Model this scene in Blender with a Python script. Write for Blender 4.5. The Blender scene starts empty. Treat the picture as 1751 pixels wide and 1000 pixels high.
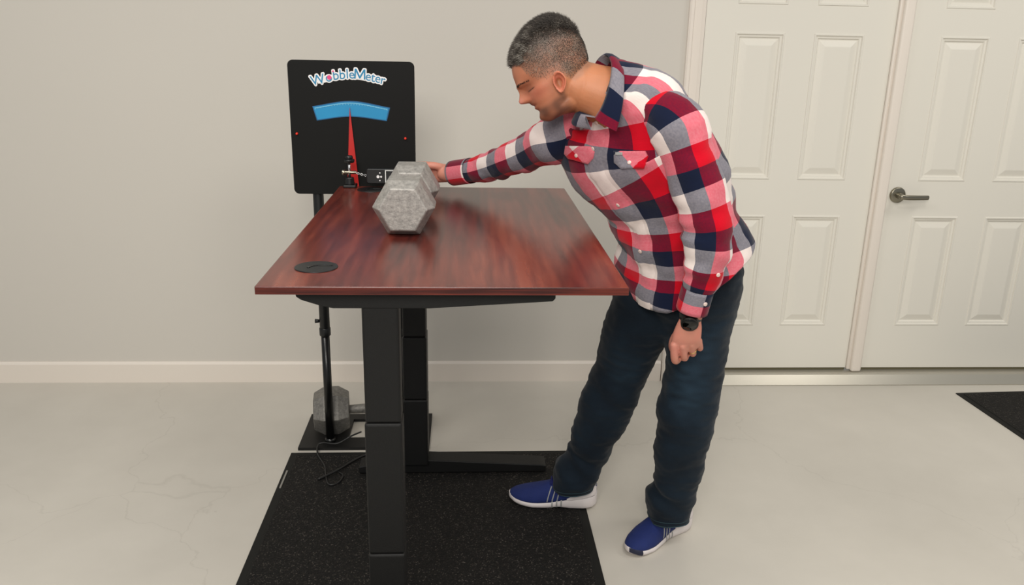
import bpy, bmesh, math, random
import numpy as np
from mathutils import Vector, Matrix, noise
PI = math.pi
random.seed(7)
S = bpy.context.scene
COL = S.collection

# ------------------------------------------------------------ camera
F_PX, YAW, PITCH, ROLL, CAM_H = 1412.65, .0591, .2977, .0204, 1.5
_F = Vector((math.sin(YAW)*math.cos(PITCH), math.cos(YAW)*math.cos(PITCH), -math.sin(PITCH)))
_R0 = Vector((math.cos(YAW), -math.sin(YAW), 0)); _U0 = _R0.cross(_F)
_R = math.cos(ROLL)*_R0 + math.sin(ROLL)*_U0
_U = -math.sin(ROLL)*_R0 + math.cos(ROLL)*_U0
cd = bpy.data.cameras.new('camera'); cam = bpy.data.objects.new('camera', cd); COL.objects.link(cam)
cd.sensor_fit = 'HORIZONTAL'; cd.sensor_width = 36; cd.lens = F_PX/1751*36; cd.clip_start = .05
m = Matrix.Identity(4)
for i in range(3):
    m[i][0] = _R[i]; m[i][1] = _U[i]; m[i][2] = -_F[i]
m[2][3] = CAM_H
cam.matrix_world = m
S.camera = cam

def at(u, v, Y):
    u, v, Y = float(u), float(v), float(Y)
    d = _F + (u-875.5)/F_PX*_R + (500-v)/F_PX*_U
    return Vector((0, 0, CAM_H)) + d*(Y/d.y)

# ------------------------------------------------------------ light
S.view_settings.view_transform = 'Standard'; S.view_settings.look = 'None'
S.view_settings.gamma = 1; S.view_settings.use_curve_mapping = False
S.view_settings.exposure = 0.80
w = bpy.data.worlds.new('world'); S.world = w; w.use_nodes = True
bg = w.node_tree.nodes['Background']; bg.inputs[0].default_value = (.97, .985, 1, 1); bg.inputs[1].default_value = .19
def area(x, y, z, sx, sy, power, aim=None, col=(1, .955, .885)):
    l = bpy.data.lights.new('ceiling_panel_light', 'AREA'); l.shape = 'RECTANGLE'; l.size = sx; l.size_y = sy
    l.energy = power; l.color = col
    o = bpy.data.objects.new('ceiling_panel_light', l); COL.objects.link(o); o.location = (x, y, z)
    if aim: o.rotation_euler = (Vector(aim)-Vector((x, y, z))).to_track_quat('-Z', 'Y').to_euler()
area(-1.2, 1.3, 3.0, .9, .9, 17)
area(1.0, .9, 3.0, .9, .9, 15)
area(-.4, -1.6, 2.9, 1.6, 1.2, 56, (0, 2.2, .9))
area(2.9, 1.9, 3.0, .9, .9, 14)

# ------------------------------------------------------------ materials
def srgb(c): return tuple((x/255/12.92 if x/255 <= .04045 else ((x/255+.055)/1.055)**2.4) for x in c)+(1,)
def mat(name, rgb, rough=.5, metal=0, noise_scale=0, noise_amt=.1, bump=0, bump_scale=200, spec=.5, coat=0):
    m = bpy.data.materials.new(name); m.use_nodes = True; nt = m.node_tree; b = nt.nodes['Principled BSDF']
    b.inputs['Base Color'].default_value = srgb(rgb); b.inputs['Roughness'].default_value = rough; b.inputs['Metallic'].default_value = metal
    b.inputs['Specular IOR Level'].default_value = spec; b.inputs['Coat Weight'].default_value = coat
    tc = nt.nodes.new('ShaderNodeTexCoord')
    if noise_scale:
        n = nt.nodes.new('ShaderNodeTexNoise'); n.inputs['Scale'].default_value = noise_scale; n.inputs['Detail'].default_value = 5
        nt.links.new(tc.outputs['Object'], n.inputs['Vector'])
        mx = nt.nodes.new('ShaderNodeMix'); mx.data_type = 'RGBA'
        c = srgb(rgb); mx.inputs['A'].default_value = tuple(x*(1-noise_amt) for x in c[:3])+(1,); mx.inputs['B'].default_value = tuple(min(1, x*(1+noise_amt)) for x in c[:3])+(1,)
        nt.links.new(n.outputs['Fac'], mx.inputs['Factor']); nt.links.new(mx.outputs['Result'], b.inputs['Base Color'])
    if bump:
        n = nt.nodes.new('ShaderNodeTexNoise'); n.inputs['Scale'].default_value = bump_scale; n.inputs['Detail'].default_value = 4
        nt.links.new(tc.outputs['Object'], n.inputs['Vector'])
        bp = nt.nodes.new('ShaderNodeBump'); bp.inputs['Strength'].default_value = bump; bp.inputs['Distance'].default_value = .004
        nt.links.new(n.outputs['Fac'], bp.inputs['Height']); nt.links.new(bp.outputs['Normal'], b.inputs['Normal'])
    return m
def ramp(nt, stops, interp='LINEAR', space=True):
    r = nt.nodes.new('ShaderNodeValToRGB'); cr = r.color_ramp; cr.interpolation = interp
    while len(cr.elements) < len(stops): cr.elements.new(.5)
    for e, (p, c) in zip(cr.elements, stops): e.position = p; e.color = srgb(c) if space else tuple(x/255 for x in c)+(1,)
    return r

M = {}
M['wall'] = mat('wall_paint', (206, 201, 192), .85, bump=.05, bump_scale=350, noise_scale=.8, noise_amt=.025)
M['trim'] = mat('white_trim_paint', (229, 220, 209), .45)
M['door'] = mat('white_door_paint', (226, 222, 211), .42, noise_scale=1.2, noise_amt=.02)
M['threshold'] = mat('threshold_metal', (184, 179, 166), .3, metal=.6)
M['gap'] = mat('door_sweep_rubber', (92, 86, 62), .8)
M['chrome'] = mat('satin_nickel', (150, 145, 130), .28, metal=1)
M['steel'] = mat('bright_steel', (200, 200, 200), .2, metal=1)
M['black'] = mat('black_powder_coat', (13, 13, 13), .5, spec=.35, bump=.25, bump_scale=900)
M['black_post'] = mat('black_gloss_steel', (13, 13, 13), .3)
M['plastic'] = mat('black_plastic', (17, 18, 19), .38)
M['rubber'] = mat('black_rubber', (18, 18, 16), .7, spec=.3)
M['cord'] = mat('black_cord', (22, 22, 22), .45)
M['board'] = mat('black_board', (12, 12, 11), .6, spec=.22)
M['white'] = mat('white_print', (238, 236, 235), .5)
M['letter'] = mat('blue_letter_print', (24, 128, 172), .5)
M['pink'] = mat('pink_print', (226, 70, 130), .5)
M['gauge'] = mat('gauge_blue_print', (36, 140, 190), .35, noise_scale=9, noise_amt=.12)
M['gauge_dark'] = mat('gauge_dark_blue_print', (18, 92, 140), .5)
M['gauge_light'] = mat('gauge_pale_print', (120, 190, 220), .5)
M['needle'] = mat('red_needle', (186, 32, 28), .4)
M['red_led'] = mat('red_plastic', (230, 50, 30), .3)
M['gold'] = mat('gold_metal', (240, 200, 130), .2, metal=1)
M['button'] = mat('pearl_button', (226, 205, 196), .25)
M['watch_glass'] = mat('watch_glass', (4, 5, 5), .08)
M['watch'] = mat('black_watch_resin', (12, 13, 13), .35)
M['sole'] = mat('white_foam_sole', (222, 214, 212), .5, noise_scale=40, noise_amt=.03)
M['shoe'] = mat('blue_knit', (13, 35, 98), .75, bump=.5, bump_scale=700, noise_scale=25, noise_amt=.2)
M['shoe_dark'] = mat('dark_blue_knit', (20, 26, 96), .85, bump=.5, bump_scale=500, noise_scale=60, noise_amt=.25)
M['shoe_grey'] = mat('grey_shoe_plastic', (150, 150, 148), .45)
M['shoe_navy'] = mat('navy_toe_rubber', (28, 32, 56), .55)
M['eye'] = mat('eye_white', (170, 150, 140), .2)
M['brow'] = mat('brow_hair', (52, 36, 28), .8)
M['label'] = mat('silver_label', (130, 128, 122), .5)
M['undershirt'] = mat('white_label_cloth', (215, 205, 195), .8)
M['thread'] = mat('pale_thread', (205, 170, 175), .8)
M['screen_frame'] = mat('pale_screen_frame', (225, 228, 224), .35)
M['screen'] = mat('dark_screen', (18, 22, 24), .15)

# floor: glossy grey epoxy with faint scuffs and hairline cracks
def floor_mat():
    m = mat('epoxy_floor', (200, 194, 182), .32, spec=.42); nt = m.node_tree; b = nt.nodes['Principled BSDF']
    tc = nt.nodes.new('ShaderNodeTexCoord')
    n = nt.nodes.new('ShaderNodeTexNoise'); n.inputs['Scale'].default_value = 1.6; n.inputs['Detail'].default_value = 6; n.inputs['Roughness'].default_value = .6
    nt.links.new(tc.outputs['Object'], n.inputs['Vector'])
    r = ramp(nt, [(.3, (194, 189, 179)), (.7, (206, 201, 191))]); nt.links.new(n.outputs['Fac'], r.inputs[0])
    v = nt.nodes.new('ShaderNodeTexVoronoi'); v.feature = 'DISTANCE_TO_EDGE'; v.inputs['Scale'].default_value = .55
    n2 = nt.nodes.new('ShaderNodeTexNoise'); n2.inputs['Scale'].default_value = 3; n2.inputs['Detail'].default_value = 6
    ad = nt.nodes.new('ShaderNodeVectorMath'); ad.operation = 'MULTIPLY_ADD'; ad.inputs[1].default_value = (.5, .5, 0)
    nt.links.new(tc.outputs['Object'], n2.inputs['Vector']); nt.links.new(n2.outputs['Color'], ad.inputs[0]); nt.links.new(tc.outputs['Object'], ad.inputs[2])
    nt.links.new(ad.outputs[0], v.inputs['Vector'])
    lt = nt.nodes.new('ShaderNodeMapRange'); lt.inputs['From Max'].default_value = .0022; lt.inputs['To Min'].default_value = .13; lt.inputs['To Max'].default_value = 0
    nt.links.new(v.outputs['Distance'], lt.inputs['Value'])
    mx = nt.nodes.new('ShaderNodeMix'); mx.data_type = 'RGBA'; mx.inputs['B'].default_value = srgb((120, 112, 100))
    nt.links.new(r.outputs[0], mx.inputs['A']); nt.links.new(lt.outputs[0], mx.inputs['Factor']); nt.links.new(mx.outputs['Result'], b.inputs['Base Color'])
    rr = nt.nodes.new('ShaderNodeMapRange'); rr.inputs['To Min'].default_value = .25; rr.inputs['To Max'].default_value = .45
    nt.links.new(n.outputs['Fac'], rr.inputs['Value']); nt.links.new(rr.outputs[0], b.inputs['Roughness'])
    bp = nt.nodes.new('ShaderNodeBump'); bp.inputs['Strength'].default_value = .12; bp.inputs['Distance'].default_value = .01
    nt.links.new(n.outputs['Fac'], bp.inputs['Height']); nt.links.new(bp.outputs['Normal'], b.inputs['Normal'])
    return m
M['floor'] = floor_mat()

# cherry laminate: long dark and red streaks running along Y
def wood_mat(name, along, dark=1.0):
    m = mat(name, (120, 45, 35), .25, spec=.5); nt = m.node_tree; b = nt.nodes['Principled BSDF']
    tc = nt.nodes.new('ShaderNodeTexCoord'); mp = nt.nodes.new('ShaderNodeMapping')
    mp.inputs['Scale'].default_value = along
    nt.links.new(tc.outputs['Object'], mp.inputs['Vector'])
    n0 = nt.nodes.new('ShaderNodeTexNoise'); n0.inputs['Scale'].default_value = 1.1; n0.inputs['Detail'].default_value = 2; n0.inputs['Distortion'].default_value = .5
    nt.links.new(mp.outputs[0], n0.inputs['Vector'])
    n1 = nt.nodes.new('ShaderNodeTexNoise'); n1.inputs['Scale'].default_value = 6; n1.inputs['Detail'].default_value = 8; n1.inputs['Roughness'].default_value = .65; n1.inputs['Distortion'].default_value = .3
    nt.links.new(mp.outputs[0], n1.inputs['Vector'])
    wv = nt.nodes.new('ShaderNodeTexWave'); wv.wave_type = 'BANDS'; wv.bands_direction = 'X'; wv.inputs['Scale'].default_value = 1.6; wv.inputs['Distortion'].default_value = 6; wv.inputs['Detail'].default_value = 3
    nt.links.new(mp.outputs[0], wv.inputs['Vector'])
    a = nt.nodes.new('ShaderNodeMath'); a.operation = 'MULTIPLY_ADD'; a.inputs[1].default_value = .33
    nt.links.new(n1.outputs['Fac'], a.inputs[0])
    a2 = nt.nodes.new('ShaderNodeMath'); a2.operation = 'MULTIPLY_ADD'; a2.inputs[1].default_value = .035
    nt.links.new(wv.outputs['Fac'], a2.inputs[0])
    a3 = nt.nodes.new('ShaderNodeMath'); a3.operation = 'MULTIPLY'; a3.inputs[1].default_value = .64
    nt.links.new(n0.outputs['Fac'], a3.inputs[0]); nt.links.new(a3.outputs[0], a2.inputs[2]); nt.links.new(a2.outputs[0], a.inputs[2])
    r = ramp(nt, [(.37, (56, 18, 15)), (.45, (84, 30, 23)), (.53, (106, 42, 31)), (.62, (130, 60, 43))])
    nt.links.new(a.outputs[0], r.inputs[0]); nt.links.new(r.outputs[0], b.inputs['Base Color'])
    bp = nt.nodes.new('ShaderNodeBump'); bp.inputs['Strength'].default_value = .06; bp.inputs['Distance'].default_value = .002
    nt.links.new(n1.outputs['Fac'], bp.inputs['Height']); nt.links.new(bp.outputs['Normal'], b.inputs['Normal'])
    return m
M['wood'] = wood_mat('cherry_laminate', (7, .75, 7))
M['wood_edge'] = wood_mat('cherry_edge_band', (1.2, 3, 60))

def mat_speckle():
    m = mat('speckled_rubber', (17, 17, 16), .75, spec=.25); nt = m.node_tree; b = nt.nodes['Principled BSDF']
    tc = nt.nodes.new('ShaderNodeTexCoord')
    v = nt.nodes.new('ShaderNodeTexVoronoi'); v.inputs['Scale'].default_value = 330; nt.links.new(tc.outputs['Object'], v.inputs['Vector'])
    s = nt.nodes.new('ShaderNodeSeparateColor'); nt.links.new(v.outputs['Color'], s.inputs[0])
    r = ramp(nt, [(0, (9, 9, 8)), (.6, (15, 14, 13)), (.84, (26, 24, 22)), (.945, (44, 40, 36)), (.985, (80, 75, 70))])
    nt.links.new(s.outputs[0], r.inputs[0]); nt.links.new(r.outputs[0], b.inputs['Base Color'])
    n = nt.nodes.new('ShaderNodeTexNoise'); n.inputs['Scale'].default_value = 160; nt.links.new(tc.outputs['Object'], n.inputs['Vector'])
    bp = nt.nodes.new('ShaderNodeBump'); bp.inputs['Strength'].default_value = .8; bp.inputs['Distance'].default_value = .004
    nt.links.new(n.outputs['Fac'], bp.inputs['Height']); nt.links.new(bp.outputs['Normal'], b.inputs['Normal'])
    return m
M['mat'] = mat_speckle()

def cast_iron(name, lo, hi, rough):
    m = mat(name, hi, rough, metal=.35); nt = m.node_tree; b = nt.nodes['Principled BSDF']
    tc = nt.nodes.new('ShaderNodeTexCoord')
    n = nt.nodes.new('ShaderNodeTexNoise'); n.inputs['Scale'].default_value = 90; n.inputs['Detail'].default_value = 8; n.inputs['Roughness'].default_value = .75
    nt.links.new(tc.outputs['Object'], n.inputs['Vector'])
    r = ramp(nt, [(.33, lo), (.62, hi)]); nt.links.new(n.outputs['Fac'], r.inputs[0]); nt.links.new(r.outputs[0], b.inputs['Base Color'])
    bp = nt.nodes.new('ShaderNodeBump'); bp.inputs['Strength'].default_value = .55; bp.inputs['Distance'].default_value = .003
    nt.links.new(n.outputs['Fac'], bp.inputs['Height']); nt.links.new(bp.outputs['Normal'], b.inputs['Normal'])
    return m
M['iron'] = cast_iron('grey_hammertone_iron', (132, 130, 126), (182, 178, 172), .42)
M['iron2'] = cast_iron('dull_grey_iron', (96, 94, 90), (135, 132, 126), .5)

def plaid_mat():
    m = mat('plaid_flannel', (200, 20, 40), .9, spec=.15); nt = m.node_tree; b = nt.nodes['Principled BSDF']
    uv = nt.nodes.new('ShaderNodeUVMap'); uv.uv_map = 'UVMap'
    sp = nt.nodes.new('ShaderNodeSeparateXYZ'); nt.links.new(uv.outputs[0], sp.inputs[0])
    st = [(0, (232, 218, 212)), (1/3, (22, 30, 52)), (2/3, (200, 5, 36))]
    cols = []
    for ax in (0, 1):
        mlt = nt.nodes.new('ShaderNodeMath'); mlt.operation = 'FRACT'
        nt.links.new(sp.outputs[ax], mlt.inputs[0])
        stops = st if ax == 0 else [(0, st[0][1]), (1/3, st[2][1]), (2/3, st[1][1])]
        r = ramp(nt, stops, 'CONSTANT', False); nt.links.new(mlt.outputs[0], r.inputs[0]); cols.append(r)
    mx = nt.nodes.new('ShaderNodeMix'); mx.data_type = 'RGBA'; mx.inputs['Factor'].default_value = .5
    # twill weave: fine diagonal lines let one thread colour through more than the other
    wv = nt.nodes.new('ShaderNodeTexWave'); wv.bands_direction = 'DIAGONAL'; wv.inputs['Scale'].default_value = 14; wv.inputs['Distortion'].default_value = 1.0
    nt.links.new(uv.outputs[0], wv.inputs['Vector'])
    n = nt.nodes.new('ShaderNodeTexNoise'); n.inputs['Scale'].default_value = 30; n.inputs['Detail'].default_value = 4; nt.links.new(uv.outputs[0], n.inputs['Vector'])
    mr = nt.nodes.new('ShaderNodeMapRange'); mr.inputs['To Min'].default_value = .38; mr.inputs['To Max'].default_value = .62
    av = nt.nodes.new('ShaderNodeMath'); av.operation = 'MULTIPLY_ADD'; av.inputs[1].default_value = .02
    nt.links.new(wv.outputs['Fac'], av.inputs[0])
    hv = nt.nodes.new('ShaderNodeMath'); hv.operation = 'MULTIPLY'; hv.inputs[1].default_value = .98; nt.links.new(n.outputs['Fac'], hv.inputs[0]); nt.links.new(hv.outputs[0], av.inputs[2])
    nt.links.new(av.outputs[0], mr.inputs['Value']); nt.links.new(mr.outputs[0], mx.inputs['Factor'])
    nt.links.new(cols[0].outputs[0], mx.inputs['A']); nt.links.new(cols[1].outputs[0], mx.inputs['B'])
    g = nt.nodes.new('ShaderNodeGamma'); g.inputs[1].default_value = 2.2
    nt.links.new(mx.outputs['Result'], g.inputs[0]); nt.links.new(g.outputs[0], b.inputs['Base Color'])
    bp = nt.nodes.new('ShaderNodeBump'); bp.inputs['Strength'].default_value = .25; bp.inputs['Distance'].default_value = .002
    nt.links.new(n.outputs['Fac'], bp.inputs['Height']); nt.links.new(bp.outputs['Normal'], b.inputs['Normal'])
    b.inputs['Sheen Weight'].default_value = .15
    return m
M['plaid'] = plaid_mat()

def denim_mat():
    m = mat('dark_denim', (20, 34, 48), .85, spec=.2); nt = m.node_tree; b = nt.nodes['Principled BSDF']
    tc = nt.nodes.new('ShaderNodeTexCoord')
    n = nt.nodes.new('ShaderNodeTexNoise'); n.inputs['Scale'].default_value = 9; n.inputs['Detail'].default_value = 6
    nt.links.new(tc.outputs['Object'], n.inputs['Vector'])
    at_ = nt.nodes.new('ShaderNodeAttribute'); at_.attribute_name = 'wear'
    r = ramp(nt, [(.3, (12, 22, 32)), (.7, (20, 34, 46))]); nt.links.new(n.outputs['Fac'], r.inputs[0])
    mx = nt.nodes.new('ShaderNodeMix'); mx.data_type = 'RGBA'; mx.inputs['B'].default_value = srgb((52, 76, 94))
    nt.links.new(r.outputs[0], mx.inputs['A']); nt.links.new(at_.outputs['Fac'], mx.inputs['Factor']); nt.links.new(mx.outputs['Result'], b.inputs['Base Color'])
    n2 = nt.nodes.new('ShaderNodeTexNoise'); n2.inputs['Scale'].default_value = 500; nt.links.new(tc.outputs['Object'], n2.inputs['Vector'])
    bp = nt.nodes.new('ShaderNodeBump'); bp.inputs['Strength'].default_value = .3; bp.inputs['Distance'].default_value = .002
    nt.links.new(n2.outputs['Fac'], bp.inputs['Height']); nt.links.new(bp.outputs['Normal'], b.inputs['Normal'])
    b.inputs['Sheen Weight'].default_value = .08
    return m
M['denim'] = denim_mat()
M['denim_seam'] = mat('denim_seam_thread', (38, 62, 70), .85)

def attr_mat(name, rough, bump, bscale, sss=0):
    m = mat(name, (200, 140, 110), rough, bump=bump, bump_scale=bscale); nt = m.node_tree; b = nt.nodes['Principled BSDF']
    a = nt.nodes.new('ShaderNodeVertexColor'); a.layer_name = 'Col'
    nt.links.new(a.outputs['Color'], b.inputs['Base Color'])
    b.inputs['Subsurface Weight'].default_value = sss; b.inputs['Subsurface Radius'].default_value = (.012, .004, .002); b.inputs['Subsurface Scale'].default_value = .6
    return m
M['skin'] = attr_mat('skin', .48, .12, 420, .12)
M['hair'] = attr_mat('short_hair', .6, 0, 1)

# ------------------------------------------------------------ object helpers
def link(name, me, material, parent=None, smooth=True):
    o = bpy.data.objects.new(name, me); COL.objects.link(o)
    if material: me.materials.append(material)
    if parent: o.parent = parent
    if smooth:
        for p in me.polygons: p.use_smooth = True
    return o
def obj(name, bm, material, parent=None, smooth=True, recalc=True):
    if recalc: bmesh.ops.recalc_face_normals(bm, faces=bm.faces)
    me = bpy.data.meshes.new(name); bm.to_mesh(me); bm.free()
    return link(name, me, material, parent, smooth)
def thing(name, label, cat, loc=(0, 0, 0), group=None):
    o = bpy.data.objects.new(name, None); COL.objects.link(o); o.location = loc
    o['label'] = label; o['category'] = cat
    if group: o['group'] = group
    return o
def setp(o, t):     # parent o to t, keeping its world-space mesh where it is
    o.parent = t; o.matrix_parent_inverse = Matrix.Translation(-t.location) ; return o
def structure(o): o['kind'] = 'structure'; return o
def box(bm, x0, x1, y0, y1, z0, z1, bev=0, seg=2):
    r = bmesh.ops.create_cube(bm, size=1)
    for v in r['verts']:
        v.co = Vector(((x0+x1)/2+v.co.x*(x1-x0), (y0+y1)/2+v.co.y*(y1-y0), (z0+z1)/2+v.co.z*(z1-z0)))
    if bev:
        es = {e for v in r['verts'] for e in v.link_edges}
        bmesh.ops.bevel(bm, geom=list(es), offset=bev, segments=seg, profile=.5, affect='EDGES')
def cyl(bm, p0, p1, r0, r1=None, n=20, bev=0):
    p0 = Vector(p0); p1 = Vector(p1); d = p1-p0
    q = d.to_track_quat('Z', 'Y').to_matrix().to_4x4(); q.translation = (p0+p1)/2
    r = bmesh.ops.create_cone(bm, cap_ends=True, segments=n, radius1=r0, radius2=r0 if r1 is None else r1, depth=d.length, matrix=q)
    if bev:
        es = [e for v in r['verts'] for e in v.link_edges if len(e.link_faces) == 2 and any(len(f.verts) > 4 for f in e.link_faces)]
        bmesh.ops.bevel(bm, geom=list(set(es)), offset=bev, segments=2, profile=.5, affect='EDGES')
def prism(bm, poly, y0, y1, bev=0):     # polygon in XZ extruded along Y
    a = [bm.verts.new((x, y0, z)) for x, z in poly]; b = [bm.verts.new((x, y1, z)) for x, z in poly]
    fs = [bm.faces.new(a), bm.faces.new(b[::-1])]
    n = len(poly)
    for i in range(n): fs.append(bm.faces.new((a[i], b[i], b[(i+1) % n], a[(i+1) % n])))
    if bev:
        bmesh.ops.recalc_face_normals(bm, faces=fs)
        bmesh.ops.bevel(bm, geom=list({e for f in fs for e in f.edges}), offset=bev, segments=2, profile=.5, affect='EDGES')
def catmull(P, n):      # P: array (k, d) -> n points, uniform Catmull-Rom
    P = np.asarray(P, float); k = len(P)
    if k == 2: return P[0]+(P[1]-P[0])*np.linspace(0, 1, n)[:, None]
    Q = np.vstack([2*P[0]-P[1], P, 2*P[-1]-P[-2]])
    out = []
    for t in np.linspace(0, k-1, n):
        i = min(int(t), k-2); f = t-i
        a, b, c, d = Q[i], Q[i+1], Q[i+2], Q[i+3]
        out.append(.5*((2*b)+(-a+c)*f+(2*a-5*b+4*c-d)*f*f+(-a+3*b-3*c+d)*f**3))
    return np.array(out)
def grid_mesh(name, rings, closed_u=True, cap0=True, cap1=True, uv=None):
    """rings: (m, n, 3) array -> mesh; uv (m, n+1, 2) optional"""
    m_, n_ = rings.shape[:2]
    V = rings.reshape(-1, 3).tolist(); Fc = []; FU = []
    for i in range(m_-1):
        for j in range(n_ if closed_u else n_-1):
            k = (j+1) % n_
            Fc.append((i*n_+j, i*n_+k, (i+1)*n_+k, (i+1)*n_+j))
            if uv is not None: FU.append((uv[i][j], uv[i][j+1], uv[i+1][j+1], uv[i+1][j]))
    if cap0: Fc.append(tuple(range(n_))[::-1]); FU.append([(0, 0)]*n_)
    if cap1: Fc.append(tuple(range((m_-1)*n_, m_*n_))); FU.append([(0, 0)]*n_)
    me = bpy.data.meshes.new(name); me.from_pydata(V, [], Fc)
    if uv is not None:
        ul = me.uv_layers.new(name='UVMap'); k = 0
        for f in FU:
            for c in f: ul.data[k].uv = (float(c[0]), float(c[1])); k += 1
    return me
def frames(C, ref):
    C = np.asarray(C, float); T = np.gradient(C, axis=0); T /= np.linalg.norm(T, axis=1)[:, None]
    ref = np.asarray(ref, float)
    if ref.ndim == 1: ref = np.tile(ref, (len(C), 1))
    X = ref-(ref*T).sum(1)[:, None]*T; X /= np.linalg.norm(X, axis=1)[:, None]
    Y = np.cross(T, X); return T, X, Y
def tube_rings(C, ref, ra, rb, n=24, p=2.0):
    T, X, Y = frames(C, ref); th = np.arange(n)/n*2*PI
    ra = np.broadcast_to(ra, (len(C),)); rb = np.broadcast_to(rb, (len(C),))
    c, s = np.cos(th), np.sin(th)
    cc = np.sign(c)*np.abs(c)**(2/p); ss = np.sign(s)*np.abs(s)**(2/p)
    return np.asarray(C)[:, None]+ra[:, None, None]*cc[None, :, None]*X[:, None]+rb[:, None, None]*ss[None, :, None]*Y[:, None]
def limb(keys, ref=(0, -1, 0), n=24, m=24, name='limb', p=2.0):
    """keys: (point, ra, rb) -> capped rounded tube mesh"""
    K = catmull([[*k[0], k[1], k[2] if len(k) > 2 else k[1]] for k in keys], m)
    R = tube_rings(K[:, :3], ref, K[:, 3], K[:, 4], n, p)
    T, _, _ = frames(K[:, :3], ref)
    caps0 = []; caps1 = []
    for a in (.35, .7, .92):    # rounded ends
        r0 = (K[0, 3]+K[0, 4])/2; r1 = (K[-1, 3]+K[-1, 4])/2; q = math.sqrt(1-a*a)
        caps0.append(K[0, :3]+(R[0]-K[0, :3])*q-T[0]*a*r0); caps1.append(K[-1, :3]+(R[-1]-K[-1, :3])*q+T[-1]*a*r1)
    R = np.concatenate([np.array(caps0[::-1]), R, np.array(caps1)])
    return grid_mesh(name, R)
def cable(name, pts, r, material, parent=None, n=8, m=60):
    C = catmull([list(p) for p in pts], m); T = np.gradient(C, axis=0)
    ref = np.array((.31, .2, .93)) if abs(T[:, 2]).mean() < abs(T).mean() else np.array((.9, .3, .1))
    return link(name, grid_mesh(name, tube_rings(C, ref, r, r, n)), material, parent)
def join_meshes(meshes):
    bm = bmesh.new()
    for me in meshes: bm.from_mesh(me)
    me = bpy.data.meshes.new('joined'); bm.to_mesh(me); bm.free(); return me
def modify(me, mods):       # run modifiers on a mesh, return the evaluated mesh
    o = bpy.data.objects.new('work', me); COL.objects.link(o)
    for typ, kw in mods:
        md = o.modifiers.new(typ, typ)
        for k, v in kw.items(): setattr(md, k, v)
    dg = bpy.context.evaluated_depsgraph_get(); dg.update()
    out = bpy.data.meshes.new_from_object(o.evaluated_get(dg))
    bpy.data.objects.remove(o); return out
def coords(me):
    a = np.empty(len(me.vertices)*3); me.vertices.foreach_get('co', a); return a.reshape(-1, 3)
def normals(me):
    a = np.empty(len(me.vertices)*3); me.vertices.foreach_get('normal', a); return a.reshape(-1, 3)
def put(me, a): me.vertices.foreach_set('co', np.ascontiguousarray(a, dtype=np.float32).ravel()); me.update()
V3 = Vector

# ------------------------------------------------------------ room
WY = 3.508
bm = bmesh.new(); box(bm, -4.5, 5.5, -3.5, WY+.2, -.12, 0)
structure(obj('floor', bm, M['floor'], smooth=False))
DX0, DX1, DX2, DX3 = .975, 1.79, 1.848, 2.66       # door openings
DTOP, DBOT = 2.07, .060
bm = bmesh.new()
for a in ((-4.5, .93, 0, 3.1), (2.70, 5.5, 0, 3.1), (.93, 2.70, DTOP+.01, 3.1)):
    box(bm, a[0], a[1], WY, WY+.12, a[2], a[3])
structure(obj('wall_back', bm, M['wall'], smooth=False))
bm = bmesh.new()
prism(bm, [(-4.5, 0), (.905, 0), (.905, .09), (-4.5, .09)], WY-.013, WY+.001)
for v in bm.verts: pass
b2 = bmesh.new()
prof = [(WY+.001, 0), (WY-.014, 0), (WY-.014, .086), (WY-.010, .093), (WY-.006, .0965), (WY+.001, .0965)]
bm.free()
for x in (-4.5, .905):
    pass
v0 = [b2.verts.new((-4.5, y, z)) for y, z in prof]; v1 = [b2.verts.new((.900, y, z)) for y, z in prof]
b2.faces.new(v0); b2.faces.new(v1[::-1])
for i in range(len(prof)): b2.faces.new((v0[i], v1[i], v1[(i+1) % len(prof)], v0[(i+1) % len(prof)]))
structure(obj('baseboard_back', b2, M['trim'], smooth=False))
# casing left of the doors, right casing, head casing, centre astragal, threshold
def casing(name, x0, x1, z0, z1, y=WY):
    bm = bmesh.new()
    w_ = x1-x0
    pr = [(0, 0), (0, -.014), (.1, -.019), (.25, -.019), (.32, -.014), (.75, -.012), (.85, -.009), (1, -.006), (1, 0)]
    a = [bm.verts.new((x0+p*w_, y+q, z0)) for p, q in pr]; b = [bm.verts.new((x0+p*w_, y+q, z1)) for p, q in pr]
    bm.faces.new(a); bm.faces.new(b[::-1])
    for i in range(len(pr)): bm.faces.new((a[i], b[i], b[(i+1) % len(pr)], a[(i+1) % len(pr)]))
    return structure(obj(name, bm, M['trim'], smooth=False))
casing('trim_1', .905, .975, 0, DTOP+.06)
casing('trim_2', 2.665, 2.735, 0, DTOP+.06)
bm = bmesh.new(); box(bm, .905, 2.735, WY-.016, WY+.001, DTOP+.002, DTOP+.065, .004)
structure(obj('trim_3', bm, M['trim'], smooth=False))
bm = bmesh.new(); box(bm, 1.793, 1.842, WY-.030, WY+.006, .048, DTOP, .011, 4)      # astragal on the left leaf
box(bm, 1.779, 1.797, WY-.012, WY+.006, .055, DTOP, .003)
structure(obj('trim_4', bm, M['trim'], smooth=True))
b2 = bmesh.new()
prof = [(WY+.1, 0), (WY-.075, 0), (WY-.075, .004), (WY-.045, .042), (WY-.035, .048), (WY+.1, .050)]
v0 = [b2.verts.new((.93, y, z)) for y, z in prof]; v1 = [b2.verts.new((2.70, y, z)) for y, z in prof]
b2.faces.new(v0); b2.faces.new(v1[::-1])
for i in range(len(prof)): b2.faces.new((v0[i], v1[i], v1[(i+1) % len(prof)], v0[(i+1) % len(prof)]))
structure(obj('trim_5', b2, M['threshold'], smooth=False))

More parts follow.
